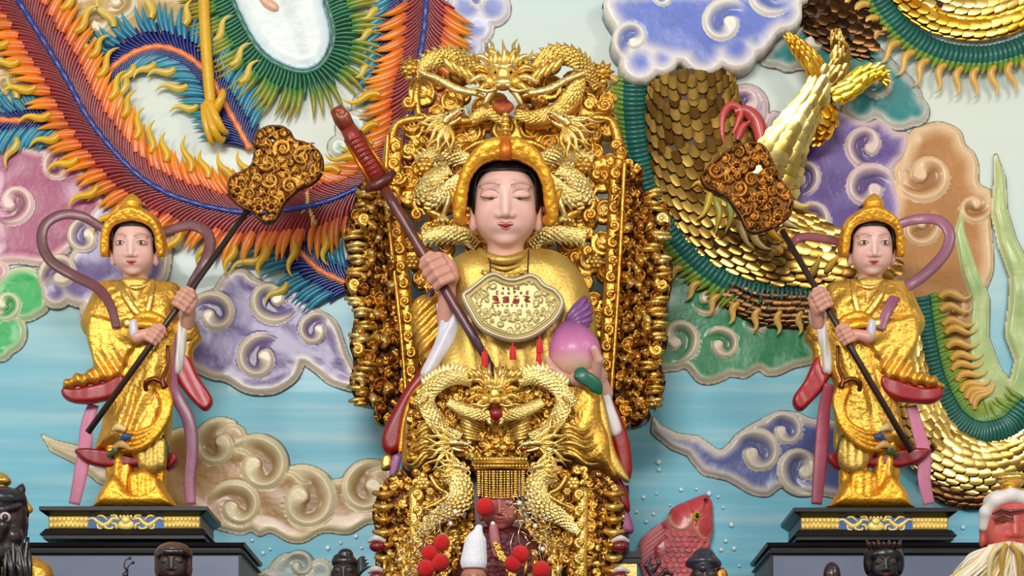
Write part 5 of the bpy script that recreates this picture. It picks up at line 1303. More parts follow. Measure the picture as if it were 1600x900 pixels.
# side dragons of the back panel
for q in (-1, 1):
    X = lambda x: x if q < 0 else 1575 - x
    mb = MB(YT)
    hx, hy = (702, 186) if q < 0 else (880, 190)
    side_head(mb, hx, hy, 40, .85, -40 if q < 0 else 215, q > 0, G4, 5 + q, 11, 62)
    mb.build('dragon_head', CG, throne)
    mb = MB(YT); dragon_body(mb, [(X(700), 262, 18), (X(676), 282, 24), (X(664), 310, 26), (X(690), 306, 28), (X(712), 286, 28)], [9, 14, 15, 13, 7], 20 + q, 2, 11, G4, G1, 8); mb.build('dragon_body', CG, throne)
    mb = MB(YT); dragon_body(mb, [(X(660), 372, 20), (X(690), 366, 26), (X(722), 368, 24), (X(738), 380, 18)], [9, 12, 11, 7], 24 + q, 2, 10, G4, G1, 8); mb.build('dragon_body', CG, throne)
    mb = MB(YT); dragon_body(mb, [(X(650), 255, 16), (X(690), 240, 24), (X(722), 248, 22)], [8, 13, 9], 28 + q, 2, 12, G4, G1, 7); mb.build('dragon_body', CG, throne)
    mb = MB(YT)
    rod(mb, [(X(704), 290, 34), (X(700), 315, 40), (X(692), 338, 36)], [6, 5, 4], G4)
    for k in (-1, 0, 1): tongue(mb, [(X(692), 336, 36), (X(692) + 8 * k, 346, 40), (X(692) + 11 * k, 354, 34)], 4, G4, 5)
    for pts in ([(656, 300), (648, 318), (656, 335)], [(668, 330), (684, 336), (700, 350)], [(714, 340), (724, 352), (720, 364)]):
        rod(mb, [(X(a), b, 22) for a, b in pts], [5, 7, 5], G2)
    for (x, y, R) in ((652, 336, 16), (684, 350, 12), (662, 220, 11), (668, 268, 11), (676, 402, 13), (656, 392, 12)):
        p = A(X(x), y, 22); mb.spiral(p[0], p[1], R, 1.0 + q, q, 1.5, 4.5, 8, 20, L3(*G2))
    mb.build('scroll_leaves', CG, throne)
    for (x, y, R) in ((663, 258, 14), (684, 352, 12), (644, 410, 12)):
        mb = MB(YT); rosette(mb, X(x), y, 28, R); mb.build('carved_rose', CG, throne)
# seat block and feet behind the statue
mb = MB(YT); mb.box(630, 640, 960, 1600, -30, 30); mb.box(672, 668, 925, 1600, 30, 118); mb.box(600, 760, 985, 1790, -34, 34, None, 4)
mb.build('seat_base', mat('dark_red_lacquer', (0.25, 0.05, 0.05), .35, 0, .3), throne, smooth=False)
# ------------------------------------------------------------------ the large seated statue
YS = -0.62
st = thing('seated_statue', P(795, 1000, YS), 'large pink-faced seated statue in gold robes at the centre of the throne', 'statue')
cx0 = 790
def pil(name, pts, r, zc, zt, m, col=(.8, .8, .8), h=2.0, fold=None, parent=st, Y=YS, label=None):
    pl = [tuple(A(x, y, zc)[:2]) for x, y in pts]; xs = [p[0] for p in pl]; ys = [p[1] for p in pl]
    def fn(X, Y_, Z):
        d = pillow(X, Y_, Z, pl, r, zc, zt)
        if fold: d = d + fold(X, Y_, Z)
        return d
    return sculpt(name, Y, fn, (min(xs) - 6, max(xs) + 6, min(ys) - 6, max(ys) + 6, zc - r * zt - 6, zc + r * zt + 6), h, m, parent, col, label=label)
pil('robe', [(742, 392), (786, 400), (832, 390), (872, 396), (902, 420), (922, 460), (932, 520), (935, 600), (900, 640), (690, 640), (672, 600), (690, 540), (700, 480), (694, 440), (706, 408)], 44, 0, 1.15, SMOOTHGOLD, fold=lambda X, Y_, Z: 1.6 * np.sin(X * .16 + .5 * np.sin(Y_ * .05)) * sm(440, 520, Y_) + 0 * Z, h=2.4)
pil('sleeve', [(646, 470), (668, 462), (690, 470), (698, 520), (684, 550), (662, 568), (650, 540), (642, 505)], 16, -6, 1.3, ROBE, h=2.2, fold=lambda X, Y_, Z: 1.4 * np.sin((X + Y_) * .3) + 0 * Z)
pil('sleeve', [(880, 430), (915, 450), (930, 500), (936, 560), (920, 590), (895, 560), (880, 500)], 18, 10, 1.2, SMOOTHGOLD, h=2.4, fold=lambda X, Y_, Z: 1.4 * np.sin(X * .35 + .05 * Y_) + 0 * Z)
pil('red_lining', [(676, 545), (690, 520), (716, 486), (730, 500), (726, 545), (700, 578), (668, 602), (645, 630), (634, 665), (628, 700), (612, 712), (598, 702), (597, 680), (612, 645), (634, 606), (656, 576)], 10, 14, 1.6, CLOTH, (0.56, 0.01, 0.03), h=2.0)
pil('gold_hem', [(672, 590), (684, 582), (662, 610), (645, 640), (636, 680), (630, 706), (622, 706), (624, 680), (632, 640), (648, 608)], 4.5, 28, 1.6, ORANGEGOLD, h=1.6)
pil('white_cuff', [(682, 474), (700, 488), (716, 476), (722, 500), (710, 535), (692, 562), (676, 588), (664, 592), (656, 584), (666, 562), (680, 532), (686, 505)], 10, 34, 1.0, CLOTH, (0.86, 0.86, 0.90), h=1.7, fold=lambda X, Y_, Z: .8 * np.sin((X + Y_ * .5) * .35) + 0 * Z)
pil('purple_ribbon', [(668, 455), (680, 450), (672, 478), (660, 500), (650, 502), (648, 490), (660, 474)], 6, 2, 1.0, CLOTH, (0.40, 0.22, 0.34), h=1.8)
pil('white_cuff', [(922, 560), (934, 562), (944, 585), (958, 630), (971, 666), (968, 680), (956, 680), (944, 645), (932, 605)], 7, 34, 1.2, CLOTH, (0.86, 0.84, 0.84), h=1.8)
pil('red_lining', [(938, 580), (950, 610), (970, 650), (984, 690), (988, 735), (980, 754), (968, 742), (958, 700), (944, 650)], 9, 24, 1.3, CLOTH, (0.58, 0.01, 0.03), h=2.0)
pil('red_lining', [(905, 728), (950, 735), (972, 752), (982, 775), (984, 800), (966, 792), (940, 775), (912, 755)], 9, 16, 1.5, CLOTH, (0.54, 0.02, 0.06), h=2.0)
pil('pink_lining', [(955, 780), (975, 785), (986, 810), (990, 832), (972, 832), (958, 808)], 7, 8, 1.3, CLOTH, (0.60, 0.30, 0.48), h=2.0)
# lap cloth
lap = [(655, 606), (700, 584), (775, 576), (860, 584), (900, 590), (930, 600), (944, 640), (954, 690), (966, 740), (955, 752), (934, 736), (900, 745), (870, 722), (775, 735), (690, 735), (636, 735), (628, 700), (634, 650)]
pil('lap_robe', lap, 26, 36, 1.3, ROBE, h=2.3, fold=lambda X, Y_, Z: 1.8 * np.sin(X * .14 + Y_ * .06) * sm(850, 900, X) + 0 * Z)
pil('gold_hem', [(925, 605), (940, 612), (952, 660), (962, 705), (984, 750), (974, 752), (955, 735), (940, 700), (932, 650)], 7, 48, 1.3, SMOOTHGOLD, h=1.9)
# collar and lapels, neck cords
mb = MB(YS)
def rodS(mb, pts, w, sz=.6, col=None):
    q = cr([A(*p) for p in pts], 6); n = len(q); mb.tube(q, np.interp(np.linspace(0, 1, n), np.linspace(0, 1, len(w)), w), 10, 1, sz, col=None if col is None else L3(*col))
rodS(mb, [(748, 392, 24), (764, 402, 44), (788, 407, 52), (812, 402, 44), (828, 392, 24)], [6, 7, 7, 7, 6], .8); rodS(mb, [(758, 412, 44), (788, 420, 54), (820, 412, 44)], [3, 3.6, 3], .8)
rodS(mb, [(752, 425, 50), (788, 432, 56), (826, 425, 50)], [4, 5, 4], .5)
for i in range(6): p = A(764 + i * 10, 424 + 5 * sin(i / 5 * pi), 56); mb.spiral(p[0], p[1], 5.5, 0, 1 if i % 2 else -1, 1.2, 2, 3, 56)
mb.build('collar', SMOOTHGOLD, st)
for pts in ([(760, 394, 42), (766, 412, 56), (765, 430, 60)], [(826, 390, 38), (825, 410, 54), (824, 430, 60)]):
    mb = MB(YS); rodS(mb, pts, [1.0, 1.0, 1.0], 1, (.08, .06, .04)); mb.build('neck_cord', SATIN, st)
ho, tp, sf = head(st, YS, cx0, 333, 30, 101, 15, 'half', h=1.35)
outer = [(-80, 18), (-78, -14), (-70, -48), (-52, -80), (-30, -98), (0, -104), (30, -98), (52, -80), (70, -48), (78, -14), (80, 18), (66, 28), (54, 10), (40, 12), (-40, 12), (-54, 10), (-66, 28)]
inner = [(-57, 40), (-58, -8), (-52, -42), (-34, -62), (0, -70), (34, -62), (52, -42), (58, -8), (57, 40)]
def cex(u, v, w, d):
    for s in (-1, 1):
        d = smin(d, ell(u, v, w, (s * 66, 18, 2), (9, 10, 10)), 4)
        d = smin(d, cap(u, v, w, (s * 74, -6, -6), (s * 84, -26, -8), 8, 3), 5)
    return d
crown(st, YS, cx0, 333, 30, 1.01, outer, inner, ORANGEGOLD, 15, r=10, depth=30, extra=cex)
mb = MB(YS)
def tpp(u, v, w): return tuple(tp(u, v, w))
mb.tube([tpp(0, -104, 14), tpp(0, -96, 34), tpp(0, -84, 40), tpp(0, -68, 40)], [8, 8.5, 9, 9], 10, 1, .6, col=L3(0.85, 0.45, 0.12)); mb.build('crown_band', mat('amber_band', (0.86, 0.46, 0.12), .35, .5), st)
mb = MB(YS)
for i in range(5):
    p = tp(0, -106 - i * 7, 10); mb.ball(p[0], p[1], p[2], 9 - i, 4.5, 7, 12, 6)
mb.build('crown_finial', GOLD, st)
# ------------------------------------------------------------------ sword
S0, S1 = A(527, 172, 44), A(772, 580, 66)
def sp(t, off=0.0, z=0.0):
    d = S1 - S0; n = np.array((-d[1], d[0], 0)) / hypot(d[0], d[1]); return S0 + d * t + n * off + np.array((0, 0, z))
sword = thing('ceremonial_sword', P(690, 430, YS), 'dark red sword with ribbed grip held diagonally in the seated statue\'s raised hand', 'sword')
SW = mat('dark_red_wood', None, .38, .15, .2, [('noise', 40, .3, .006)], (18, .3))
mb = MB(YS); mb.tube([sp(.285), sp(.36), sp(.6), sp(.85), sp(1.0)], [8.5, 8.5, 8, 7.5, 5], 12, 1, .6, cols=[L3(.50, .22, .12), L3(.36, .16, .16), L3(.42, .20, .16), L3(.34, .20, .26), L3(.30, .20, .24)]); mb.build('blade', SW, sword)
mb = MB(YS); mb.tube([sp(.06), sp(.10), sp(.18), sp(.27)], [12, 14, 13, 15], 12, 1, .7, col=L3(.55, .16, .10))
for i in range(9):
    t = .115 + i * .0165; mb.tube([sp(t, -9, 8), sp(t, 0, 11), sp(t, 9, 8)], [2, 2.4, 2], 8, col=L3(.62, .18, .16))
mb.build('grip', SW, sword)
mb = MB(YS)
for s in (-1, 1): mb.tube([sp(.10, s * 13, 3), sp(.19, s * 14, 4), sp(.265, s * 15, 4)], [3, 3.5, 3.5], 8, col=L3(.78, .45, .14))
mb.build('grip_border', CG, sword)
mb = MB(YS); mb.tube([sp(.272, -26, 2), sp(.282, -10, 6), sp(.282, 10, 6), sp(.272, 26, 2)], [6, 9, 9, 6], 10, 1, .8, col=L3(.34, .10, .08)); mb.build('guard', SW, sword)
mb = MB(YS); mb.tube([sp(-.005), sp(.03), sp(.07)], [11, 14, 12], 12, 1, .8, col=L3(.50, .18, .10)); p = sp(.01); mb.spiral(p[0] + 4, p[1] + 4, 13, 0, 1, 1.4, 4, 6, p[2] + 6, L3(.66, .40, .20)); mb.ball(p[0], p[1], p[2] + 8, 7, 7, 5, 10, 7, L3(.62, .22, .12)); mb.build('pommel', SW, sword)
hp = sp(.632)
grip('raised_hand', st, YS, hp, (S1 - S0)[:2], 1, 20.5, A(697, 500, 30), 15, skin=(0.85, 0.62, 0.55), h=1.35)
# ------------------------------------------------------------------ peach offering and the hand under it
peach = thing('peach_offering', P(900, 590, YS), 'large pink and purple peach with violet and green leaves held at the statue\'s side', 'peach')
def pcol(V):
    t = sm(500, 560, V[:, 1])[:, None]; t2 = sm(560, 590, V[:, 1])[:, None]
    C = L3(0.45, 0.26, 0.46) * (1 - t) + L3(0.80, 0.46, 0.66) * t; return C * (1 - t2) + L3(0.86, 0.72, 0.62) * t2
pc = A(898, 550, 62)
def pf(X, Y_, Z):
    d = ell(X, Y_, Z, pc, (40, 38, 30)); d = smin(d, ell(X, Y_, Z, pc + (-6, -30, -4), (22, 20, 16)), 14)
    return smax(d, -cap(X, Y_, Z, pc + (14, -30, 30), pc + (22, 34, 30), 2, 2), 5)
sculpt('fruit', YS, pf, (pc[0] - 48, pc[0] + 48, pc[1] - 62, pc[1] + 46, pc[2] - 36, pc[2] + 36), 1.6, CLOTH, peach, colfn=pcol)
mb = MB(YS)
for i, (x, y) in enumerate(((916, 464), (922, 474), (925, 486), (925, 498), (921, 506))):
    q = cr([A(882 + i * 3, 514, 60), A((882 + x) / 2 - 3 + i, (514 + y) / 2 - 1, 68), A(x, y, 62)], 6); n = len(q)
    mb.tube(q, [6.2 * (.6 + .6 * sin(pi * (k + 1) / (n + 1))) for k in range(n)], 8, 1, .45, col=L3(0.46 + .03 * (i % 2), 0.26, 0.50))
mb.build('violet_leaf', CLOTH, peach)
mb = MB(YS); q = cr([A(900, 578, 84), A(912, 588, 88), A(928, 600, 84), A(940, 616, 76)], 6); mb.tube(q, [4, 7.5] + [10.5] * (len(q) - 6) + [9, 7, 4.5, 1], 10, 1, .22, col=L3(0.06, 0.40, 0.30)); mb.build('green_leaf', CLOTH, peach)
hb = A(900, 592, 66)
def hand2(X, Y_, Z):
    d = cap(X, Y_, Z, A(930, 585, 50), A(905, 592, 66), 17, 14)
    for i in range(4):
        f = [(*A(900 - i * 3, 596 - i * 1, 72 - i * 8), 7.5), (*A(880 - i * 4, 590 - i * 3, 86 - i * 6), 6.8), (*A(862 - i * 2, 575 - i * 4, 92 - i * 6), 5.6)]
        d = smin(d, caps(X, Y_, Z, f, 2), 2)
    d = smin(d, caps(X, Y_, Z, [(*A(930, 585, 66), 9), (*A(935, 562, 84), 7.5), (*A(928, 545, 92), 6)], 2), 4)
    return smin(d, cap(X, Y_, Z, A(930, 588, 48), A(945, 615, 30), 15, 13), 5)
sculpt('lower_hand', YS, hand2, (840, 965, 525, 635, 20, 108), 1.5, SKIN, st, (0.86, 0.66, 0.60))
# ------------------------------------------------------------------ lobed gold plaque on the chest
plq = thing('lock_plaque', P(800, 535, YS), 'pale gold lobed plaque with red lettering hanging on the large statue\'s chest', 'plaque')
pz = 74
po = cr([(x, y) for x, y in [(720, 463), (732, 450), (748, 437), (760, 428), (775, 425), (790, 432), (802, 434), (814, 431), (828, 427), (842, 432), (852, 443), (868, 451), (880, 465), (882, 479), (871, 500), (852, 517), (828, 531), (802, 535), (775, 529), (750, 516), (735, 495)]], 5, True)
pst, _ = packed([tuple(q) for q in po[::5]], 90, (4, 5, 6, 7), 77, .6, 2.2)
pcx, pcy = 800, 467
def plf(X, Y_):
    d = d_poly(X, Y_, po); dep = np.maximum(-d, 0)
    H = 3 + 4 * sm(0, 4, dep) - 4 * sm(6, 9, dep) + 2.6 * np.exp(-((dep - 12) / 1.6) ** 2)
    for (x, y, R, a0, dd, q) in pst:
        if abs(x - pcx) < 36 and abs(y - pcy) < 18: continue
        k, u, w, r = swirl(X, Y_, x, y, R, a0, dd, .45); H = np.where(k & (dep > 14), np.maximum(H, 3 + 2.4 * sm(0, .25, u) * (1 - .5 * u)), H)
    C = np.ones(X.shape + (3,)) * L3(0.72, 0.65, 0.43); C = C + (L3(0.84, 0.80, 0.72) - C) * sm(8, 2, dep)[..., None]
    return d, H, C
relief('plate', YS - pz * SC(YS), (712, 415, 890, 545), 1.3, plf, mat('pale_gold_plate', None, .42, .5, .1, [('noise', 60, .2, .004)], (12, .1)), plq, L3(.5, .42, .25), back=3)
mb = MB(YS); rr = random.Random(4)
def glyph(x, y, s, n, c):
    for i in range(n):
        if rr.random() < .55: a, b, w, h = x + rr.uniform(-.2, .2) * s, y + (i / (n - 1) - .5) * s, s * rr.uniform(.5, .95), .8
        else: a, b, w, h = x + rr.uniform(-.35, .35) * s, y + rr.uniform(-.1, .1) * s, .9, s * rr.uniform(.5, .9)
        p = A(a, b, pz); mb.box(p[0] - w / 2, p[1] - h / 2, p[0] + w / 2, p[1] + h / 2, pz + 3, pz + 5.2, L3(*c))
for i in range(4): glyph(775 + i * 16, 469, 11, 11, (0.74, 0.30, 0.27))
for i in range(6): glyph(776 + i * 9.5, 458, 4.5, 5, (0.74, 0.48, 0.38))
for i in range(4): glyph(786 + i * 8, 451, 4.5, 5, (0.74, 0.50, 0.40))
for i in range(8): glyph(770 + i * 7.5, 478, 3.4, 4, (0.76, 0.52, 0.42))
mb.build('red_lettering', SATIN, plq)
RED_T = mat('red_silk', (0.85, 0.03, 0.03), .6, sheen=.4)
def tassel(x, y0, y1, dep, lab, par=None):
    mb = MB(YS)
    rodS(mb, [(x, y0 - 12, dep - 4), (x, y0 - 4, dep), (x, y0, dep)], [.8, .8, .8])
    rodS(mb, [(x, y0 - 2, dep), (x, y0 + 5, dep + 2), (x + .5, y1, dep)], [2.5, 5, 5.5], 1)
    p = A(x, y0, dep); mb.ball(p[0], p[1], p[2], 4.5, 4.5, 4.5, 8, 6)
    return mb.build('tassel', RED_T, par)
for (x, a, b) in ((757, 553, 574), (801, 545, 562), (843, 534, 552), (842, 556, 574)): tassel(x, a, b, 78, '', plq)

# ------------------------------------------------------------------ carved dragon apron over the knees
apron = thing('dragon_apron', P(775, 740, -.78), 'gold apron carved with two writhing dragons across the statue\'s knees', 'apron')
YA = -0.78
mb = MB(YA)
front_head(mb, 773, 616, 34, .78, G1); mb.build('dragon_mask', CG, apron)
mb = MB(YA); p = A(775, 647, 40); mb.ball(p[0], p[1], p[2], 11, 10, 9, 14, 9, L3(.55, .05, .10)); mb.build('red_pearl', PAINT, apron)
carving('carved_ground', apron, YA, [(640, 625), (668, 596), (705, 580), (775, 574), (850, 580), (888, 600), (898, 640), (900, 700), (885, 716), (775, 724), (680, 720), (640, 728), (634, 690)], 240, (6, 8, 10, 13), 61, 4, 10, 0, 1.6, True, gap=.56, cols=(G1, G2, G3), back=10)
for q in (-1, 1):
    X = lambda x: x if q < 0 else 1548 - x
    mb = MB(YA); dragon_body(mb, [(X(738), 598, 16), (X(712), 590, 22), (X(684), 600, 24), (X(666), 622, 22), (X(674), 648, 22), (X(690), 672, 22), (X(712), 682, 20)], [7, 11, 12, 12, 12, 10, 7], 70 + q, 0, 10, G4, G1, 7)
    mb.build('dragon_body', CG, apron)
    mb = MB(YA); S = resample(cr([A(X(735), 586, 22), A(X(705), 577, 24), A(X(676), 590, 24), A(X(660), 604, 22)], 6), 6); T = np.gradient(S[:, :2], axis=0); T /= np.linalg.norm(T, axis=1, keepdims=True)
    spikes(mb, S, T, S[:, 2], 1 if q < 0 else -1, 13, 5, 1, L3(*G4), .3)
    S2 = S + (0, 5, 2); mb.tube(S2, 2.6, 8, col=L3(*G2)); mb.build('back_fin', CG, apron)
    mb = MB(YA); dragon_body(mb, [(X(700), 628, 24), (X(724), 640, 32), (X(748), 648, 34), (X(762), 650, 34)], [6, 8, 9, 6], 74 + q, 0, 8, G4, G1, 6)
    for k in (-1, 0, 1): tongue(mb, [(X(760), 650, 36), (X(766), 656 + 6 * k, 40), (X(770), 660 + 7 * k, 34)], 3.4, G4, 4)
    mb.build('foreleg', CG, apron)
    mb = MB(YA); dragon_body(mb, [(X(676), 612, 26), (X(660), 622, 30), (X(656), 628, 28)], [7, 9, 5], 78 + q, 0, 8, G4, G1, 6)
    for k in range(4): a = pi * .55 + k * .45; tongue(mb, [(X(658), 624, 32), (X(658) + q * -9 * cos(a) * -1, 624 + 9 * sin(a) - 4, 38), (X(658) + q * 15 * cos(a) * 1, 624 + 15 * sin(a) - 4, 30)], 4, G4, 5)
    mb.build('claw', CG, apron)
    mb = MB(YA); side_head(mb, X(712), 694, 42, .8, 8 if q < 0 else 172, q > 0, G4, 80 + q, 10, 66); mb.build('dragon_head', CG, apron)
    mb = MB(YA)
    for k in range(7): tongue(mb, [(X(720), 646 + k * 6, 14), (X(734), 656 + k * 5, 20), (X(752), 664 + k * 4, 14)], 4.5, G1 if k % 2 else G4, 6)
    for k in range(5): tongue(mb, [(773 + q * (6 + k * 6), 596, 20), (773 + q * (9 + k * 8), 582, 24), (773 + q * (8 + k * 10), 566 + k * 3, 18)], 4.5, G1 if k % 2 else G4, 5)
    mb.build('flame_leaves', CG, apron)
    mb = MB(YA); rr = random.Random(17 + q)
    for k in range(9):
        y0 = 668 + k * 6; L = rr.uniform(50, 72) if q > 0 else rr.uniform(34, 48); dy = rr.uniform(-14, 16)
        x0 = 868 if q > 0 else 680
        tongue(mb, [(x0, y0, 10), (x0 + q * L * .35, y0 + dy * .2 - 5, 16), (x0 + q * L * .7, y0 + dy * .7 + 5, 12), (x0 + q * L, y0 + dy, 4)], 6.5, G1 if k % 2 else G2, 7)
    mb.build('streaming_mane', CG, apron)
pil('red_ground', [(690, 600), (775, 592), (870, 600), (890, 660), (870, 706), (690, 706), (665, 660)], 10, -8, .6, CLOTH, (0.55, 0.03, 0.04), parent=apron, Y=YA, h=3)
# ------------------------------------------------------------------ altar in front (its top is just below the picture)
YF2 = -1.25
zt = EYE + (HY - 1010) * SC(YF2)
alt = slab('altar_table', -2.1, 2.1, -1.62, -0.86, 0, zt, mat('dark_red_lacquer'))
tag(alt, 'long dark lacquered altar table carrying the small statues in the front row', 'table')

# ------------------------------------------------------------------ small gilded dragon chair with its crowned figure
YC = -1.12
chair = thing('dragon_chair', P(780, 1010, YC), 'small gilded dragon chair in front of the large statue\'s knees', 'chair')
for q in (-1, 1):
    X = lambda x: x if q < 0 else 1558 - x
    def pp(l): return [(X(a), b) for a, b in l]
    carving('pierced_back', chair, YC, pp([(632, 742), (700, 728), (735, 735), (735, 905), (640, 905)]), 70, (8, 10, 13, 16), 90 + q, 3, 10, -6, 1.5, True, gap=.6, cols=(G1, G2, G3), back=8)
    mb = MB(YC); rod(mb, [(X(648), 762, 6), (X(649), 860, 6), (X(652), 1010, 6)], [9, 9, 9], G1, .6)
    for i in range(7): p = A(X(652), 772 + i * 25, 16); mb.spiral(p[0], p[1], 12.5, pi / 2, q, 1.35, 4.2, 6, 13, L3(*G1))
    mb.build('scroll_post', CG, chair)
    mb = MB(YC); dragon_body(mb, [(X(690), 742, 18), (X(712), 748, 24), (X(722), 768, 26), (X(712), 792, 24), (X(684), 808, 18), (X(660), 828, 12)], [10, 17, 19, 15, 10, 5], 95 + q, 0, 8, G4, G1, 6.5); mb.build('dragon_body', CG, chair)
    mb = MB(YC); side_head(mb, X(716), 730, 30, .62, 20 if q < 0 else 160, q > 0, G4, 97 + q, 9, 50); mb.build('dragon_head', CG, chair)
    mb = MB(YC)
    rod(mb, [(X(672), 742, 14), (X(684), 762, 18), (X(700), 772, 18), (X(690), 782, 18), (X(662), 796, 14)], [3, 3.4, 3.4, 3.4, 3], G1)
    rosette(mb, X(662), 755, 16, 11, G1); rosette(mb, X(672), 768, 16, 7, G1)
    for (x, y, R) in ((666, 812, 11), (709, 816, 14), (722, 842, 12), (700, 858, 14), (716, 884, 14), (690, 886, 13), (672, 846, 12), (674, 872, 11)):
        p = A(X(x), y, 12); mb.spiral(p[0], p[1], R, x * .7, q, 1.4, 4, 7, 10, L3(*(G1 if R % 2 else G2)))
    for i in range(8): tongue(mb, [(X(700 + i * 4), 836 + i * 9, 12), (X(712 + i * 2), 830 + i * 9, 18), (X(722 + i), 834 + i * 9, 12)], 5, G4 if i % 2 else G1, 5)
    mb.build('scroll_leaves', CG, chair)
    # outer arm with layered lobes
    carving('side_arm', chair, YC, pp([(600, 752), (640, 744), (644, 905), (590, 905), (588, 840), (582, 800)]), 60, (6, 8, 11), 98 + q, 6, 14, -14, 1.6, False, gap=.6, cols=(G1, G2, (0.30, 0.16, 0.06)), back=22)
    mb = MB(YC); rr = random.Random(q + 3)
    for i in range(8):
        y = 770 + i * 20; w = 18 - 3 * (i % 3); rod(mb, [(X(594 - w * .6), y, 2), (X(600), y + 3, 12), (X(604 + w * .6), y - 1, 4)], [3.5, 6.5, 3.5], G1 if i % 2 else G2)
    mb.build('arm_mouldings', CG, chair)
    for yy in (850, 898):
        mb = MB(YC); rod(mb, [(X(576), yy - 4, 10), (X(588), yy - 9, 20), (X(602), yy - 4, 14)], [3, 5, 3], (0.86, 0.80, 0.78)); mb.build('white_lip', SATIN, chair)
        mb = MB(YC); p = A(X(590), yy + 4, 16); mb.ball(p[0], p[1], p[2], 13, 9, 9, 12, 8, L3(.45, .04, .08)); mb.build('red_scroll_eye', PAINT, chair)
# purple ribbon and blue edge seen left of the chair
pil('purple_ribbon', [(614, 712), (627, 714), (620, 745), (610, 775), (604, 772), (608, 742)], 5, 30, .8, CLOTH, (0.58, 0.34, 0.56), parent=st, Y=YS, h=1.6)
pil('carved_knob', [(598, 712), (612, 712), (612, 732), (596, 735)], 7, 26, 1.2, GOLD, parent=st, Y=YS, h=1.8)

YG = -1.16
fig = thing('crowned_figurine', P(780, 1010, YG), 'small figurine seated in the dragon chair under a flat gold crown with bead curtain', 'statue')
mb = MB(YG)
def bx(x0, y0, x1, y1, z0, z1, m=mb):
    a, b = A(x0, y0, z1), A(x1, y1, z1); m.box(a[0], a[1], b[0], b[1], z0, z1, None, .6)
bx(739, 713, 824, 720, -30, 34); bx(736, 720, 827, 724, -34, 38); bx(740, 724, 823, 731, -30, 34)
for i in range(17):
    p = A(742 + i * 5, 717, 35); mb.ball(p[0], p[1], p[2], 2.4, 2.4, 2, 7, 5)
    p = A(742 + i * 5, 728, 35); mb.ball(p[0], p[1], p[2], 2.2, 2.4, 2, 7, 5)
mb.build('crown_board', GOLD, fig)
for i in range(13):
    x = 748 + i * 5.75; bow = 4 * (1 - ((i - 6) / 6) ** 2); mb = MB(YG)
    for j in range(12):
        y = 737 + j * 3.55 + bow * j / 12 - 2 * (j / 12); p = A(x, y, 30 + bow)
        if i % 2: mb.ball(p[0], p[1], p[2], 1.9, 1.9, 1.9, 7, 5)
        else: mb.box(p[0] - 3, p[1] - 1.9, p[0] + 3, p[1] + 1.7, p[2] - 1, p[2] + 1.2, None, .5)
    mb.build('bead_strand', GOLD, fig)
head(fig, YG, 781, 795, 6, 58, 12, 'half', skin=(0.66, 0.36, 0.35), h=1.5)
pil('robe', [(735, 835), (765, 822), (800, 822), (830, 835), (850, 880), (860, 1010), (706, 1010), (714, 880)], 26, -8, 1.0, mat('dark_red_brocade', (0.35, 0.07, 0.08), .5, .2, 0, [('vor', 60, .4, .01)], (20, .3)), parent=fig, Y=YG, h=2.6)
pil('throat_tassels', [(764, 824), (776, 818), (782, 850), (778, 870), (770, 866)], 5, 26, 1, CLOTH, (0.72, 0.42, 0.46), parent=fig, Y=YG, h=1.6)
# pompoms and tinsel
POM = mat('red_pompom', (0.86, 0.03, 0.04), .8, sheen=.15, bump=[('noise', 260, .8, .01)], var=(40, .12))
def pom(parent, x, y, r, Y, dep=0):
    def fn(X_, Y_, Z_):
        c = A(x, y, dep); d = ell(X_, Y_, Z_, c, (r, r, r)); return d + .6 * np.sin(X_ * 2.1) * np.sin(Y_ * 2.3) * np.sin(Z_ * 1.9)
    c = A(x, y, dep); return sculpt('red_pompom', Y, fn, (c[0] - r - 3, c[0] + r + 3, c[1] - r - 3, c[1] + r + 3, c[2] - r - 3, c[2] + r + 3), 1.3, POM, parent)
pom(fig, 758, 792, 14.5, YG, 44)
TIN = mat('tinsel', None, .2, .9)
def tinsel(parent, Y, pts, n, R, seed, dep=10, nm='gold_tinsel', cols=(G4, G1, (0.9, 0.88, 0.85)), w=.9, L=12):
    rr = random.Random(seed); S = resample(cr(pts, 6), 3); mb = MB(Y)
    for i in range(n):
        c = S[rr.randrange(len(S))]; x, y = c[0] + rr.gauss(0, R * .45), c[1] + rr.gauss(0, R * .45); a = rr.uniform(0, 2 * pi); l = rr.uniform(.4, 1) * L
        z = dep + rr.uniform(-4, 8)
        rod(mb, [(x, y, z), (x + cos(a) * l * .5 + rr.uniform(-2, 2), y + sin(a) * l * .5, z + rr.uniform(0, 4)), (x + cos(a) * l, y + sin(a) * l, z)], [w, w, w * .5], rr.choice(cols))
    return tag(mb.build(nm, TIN, parent), kind='stuff')
YP = -1.30
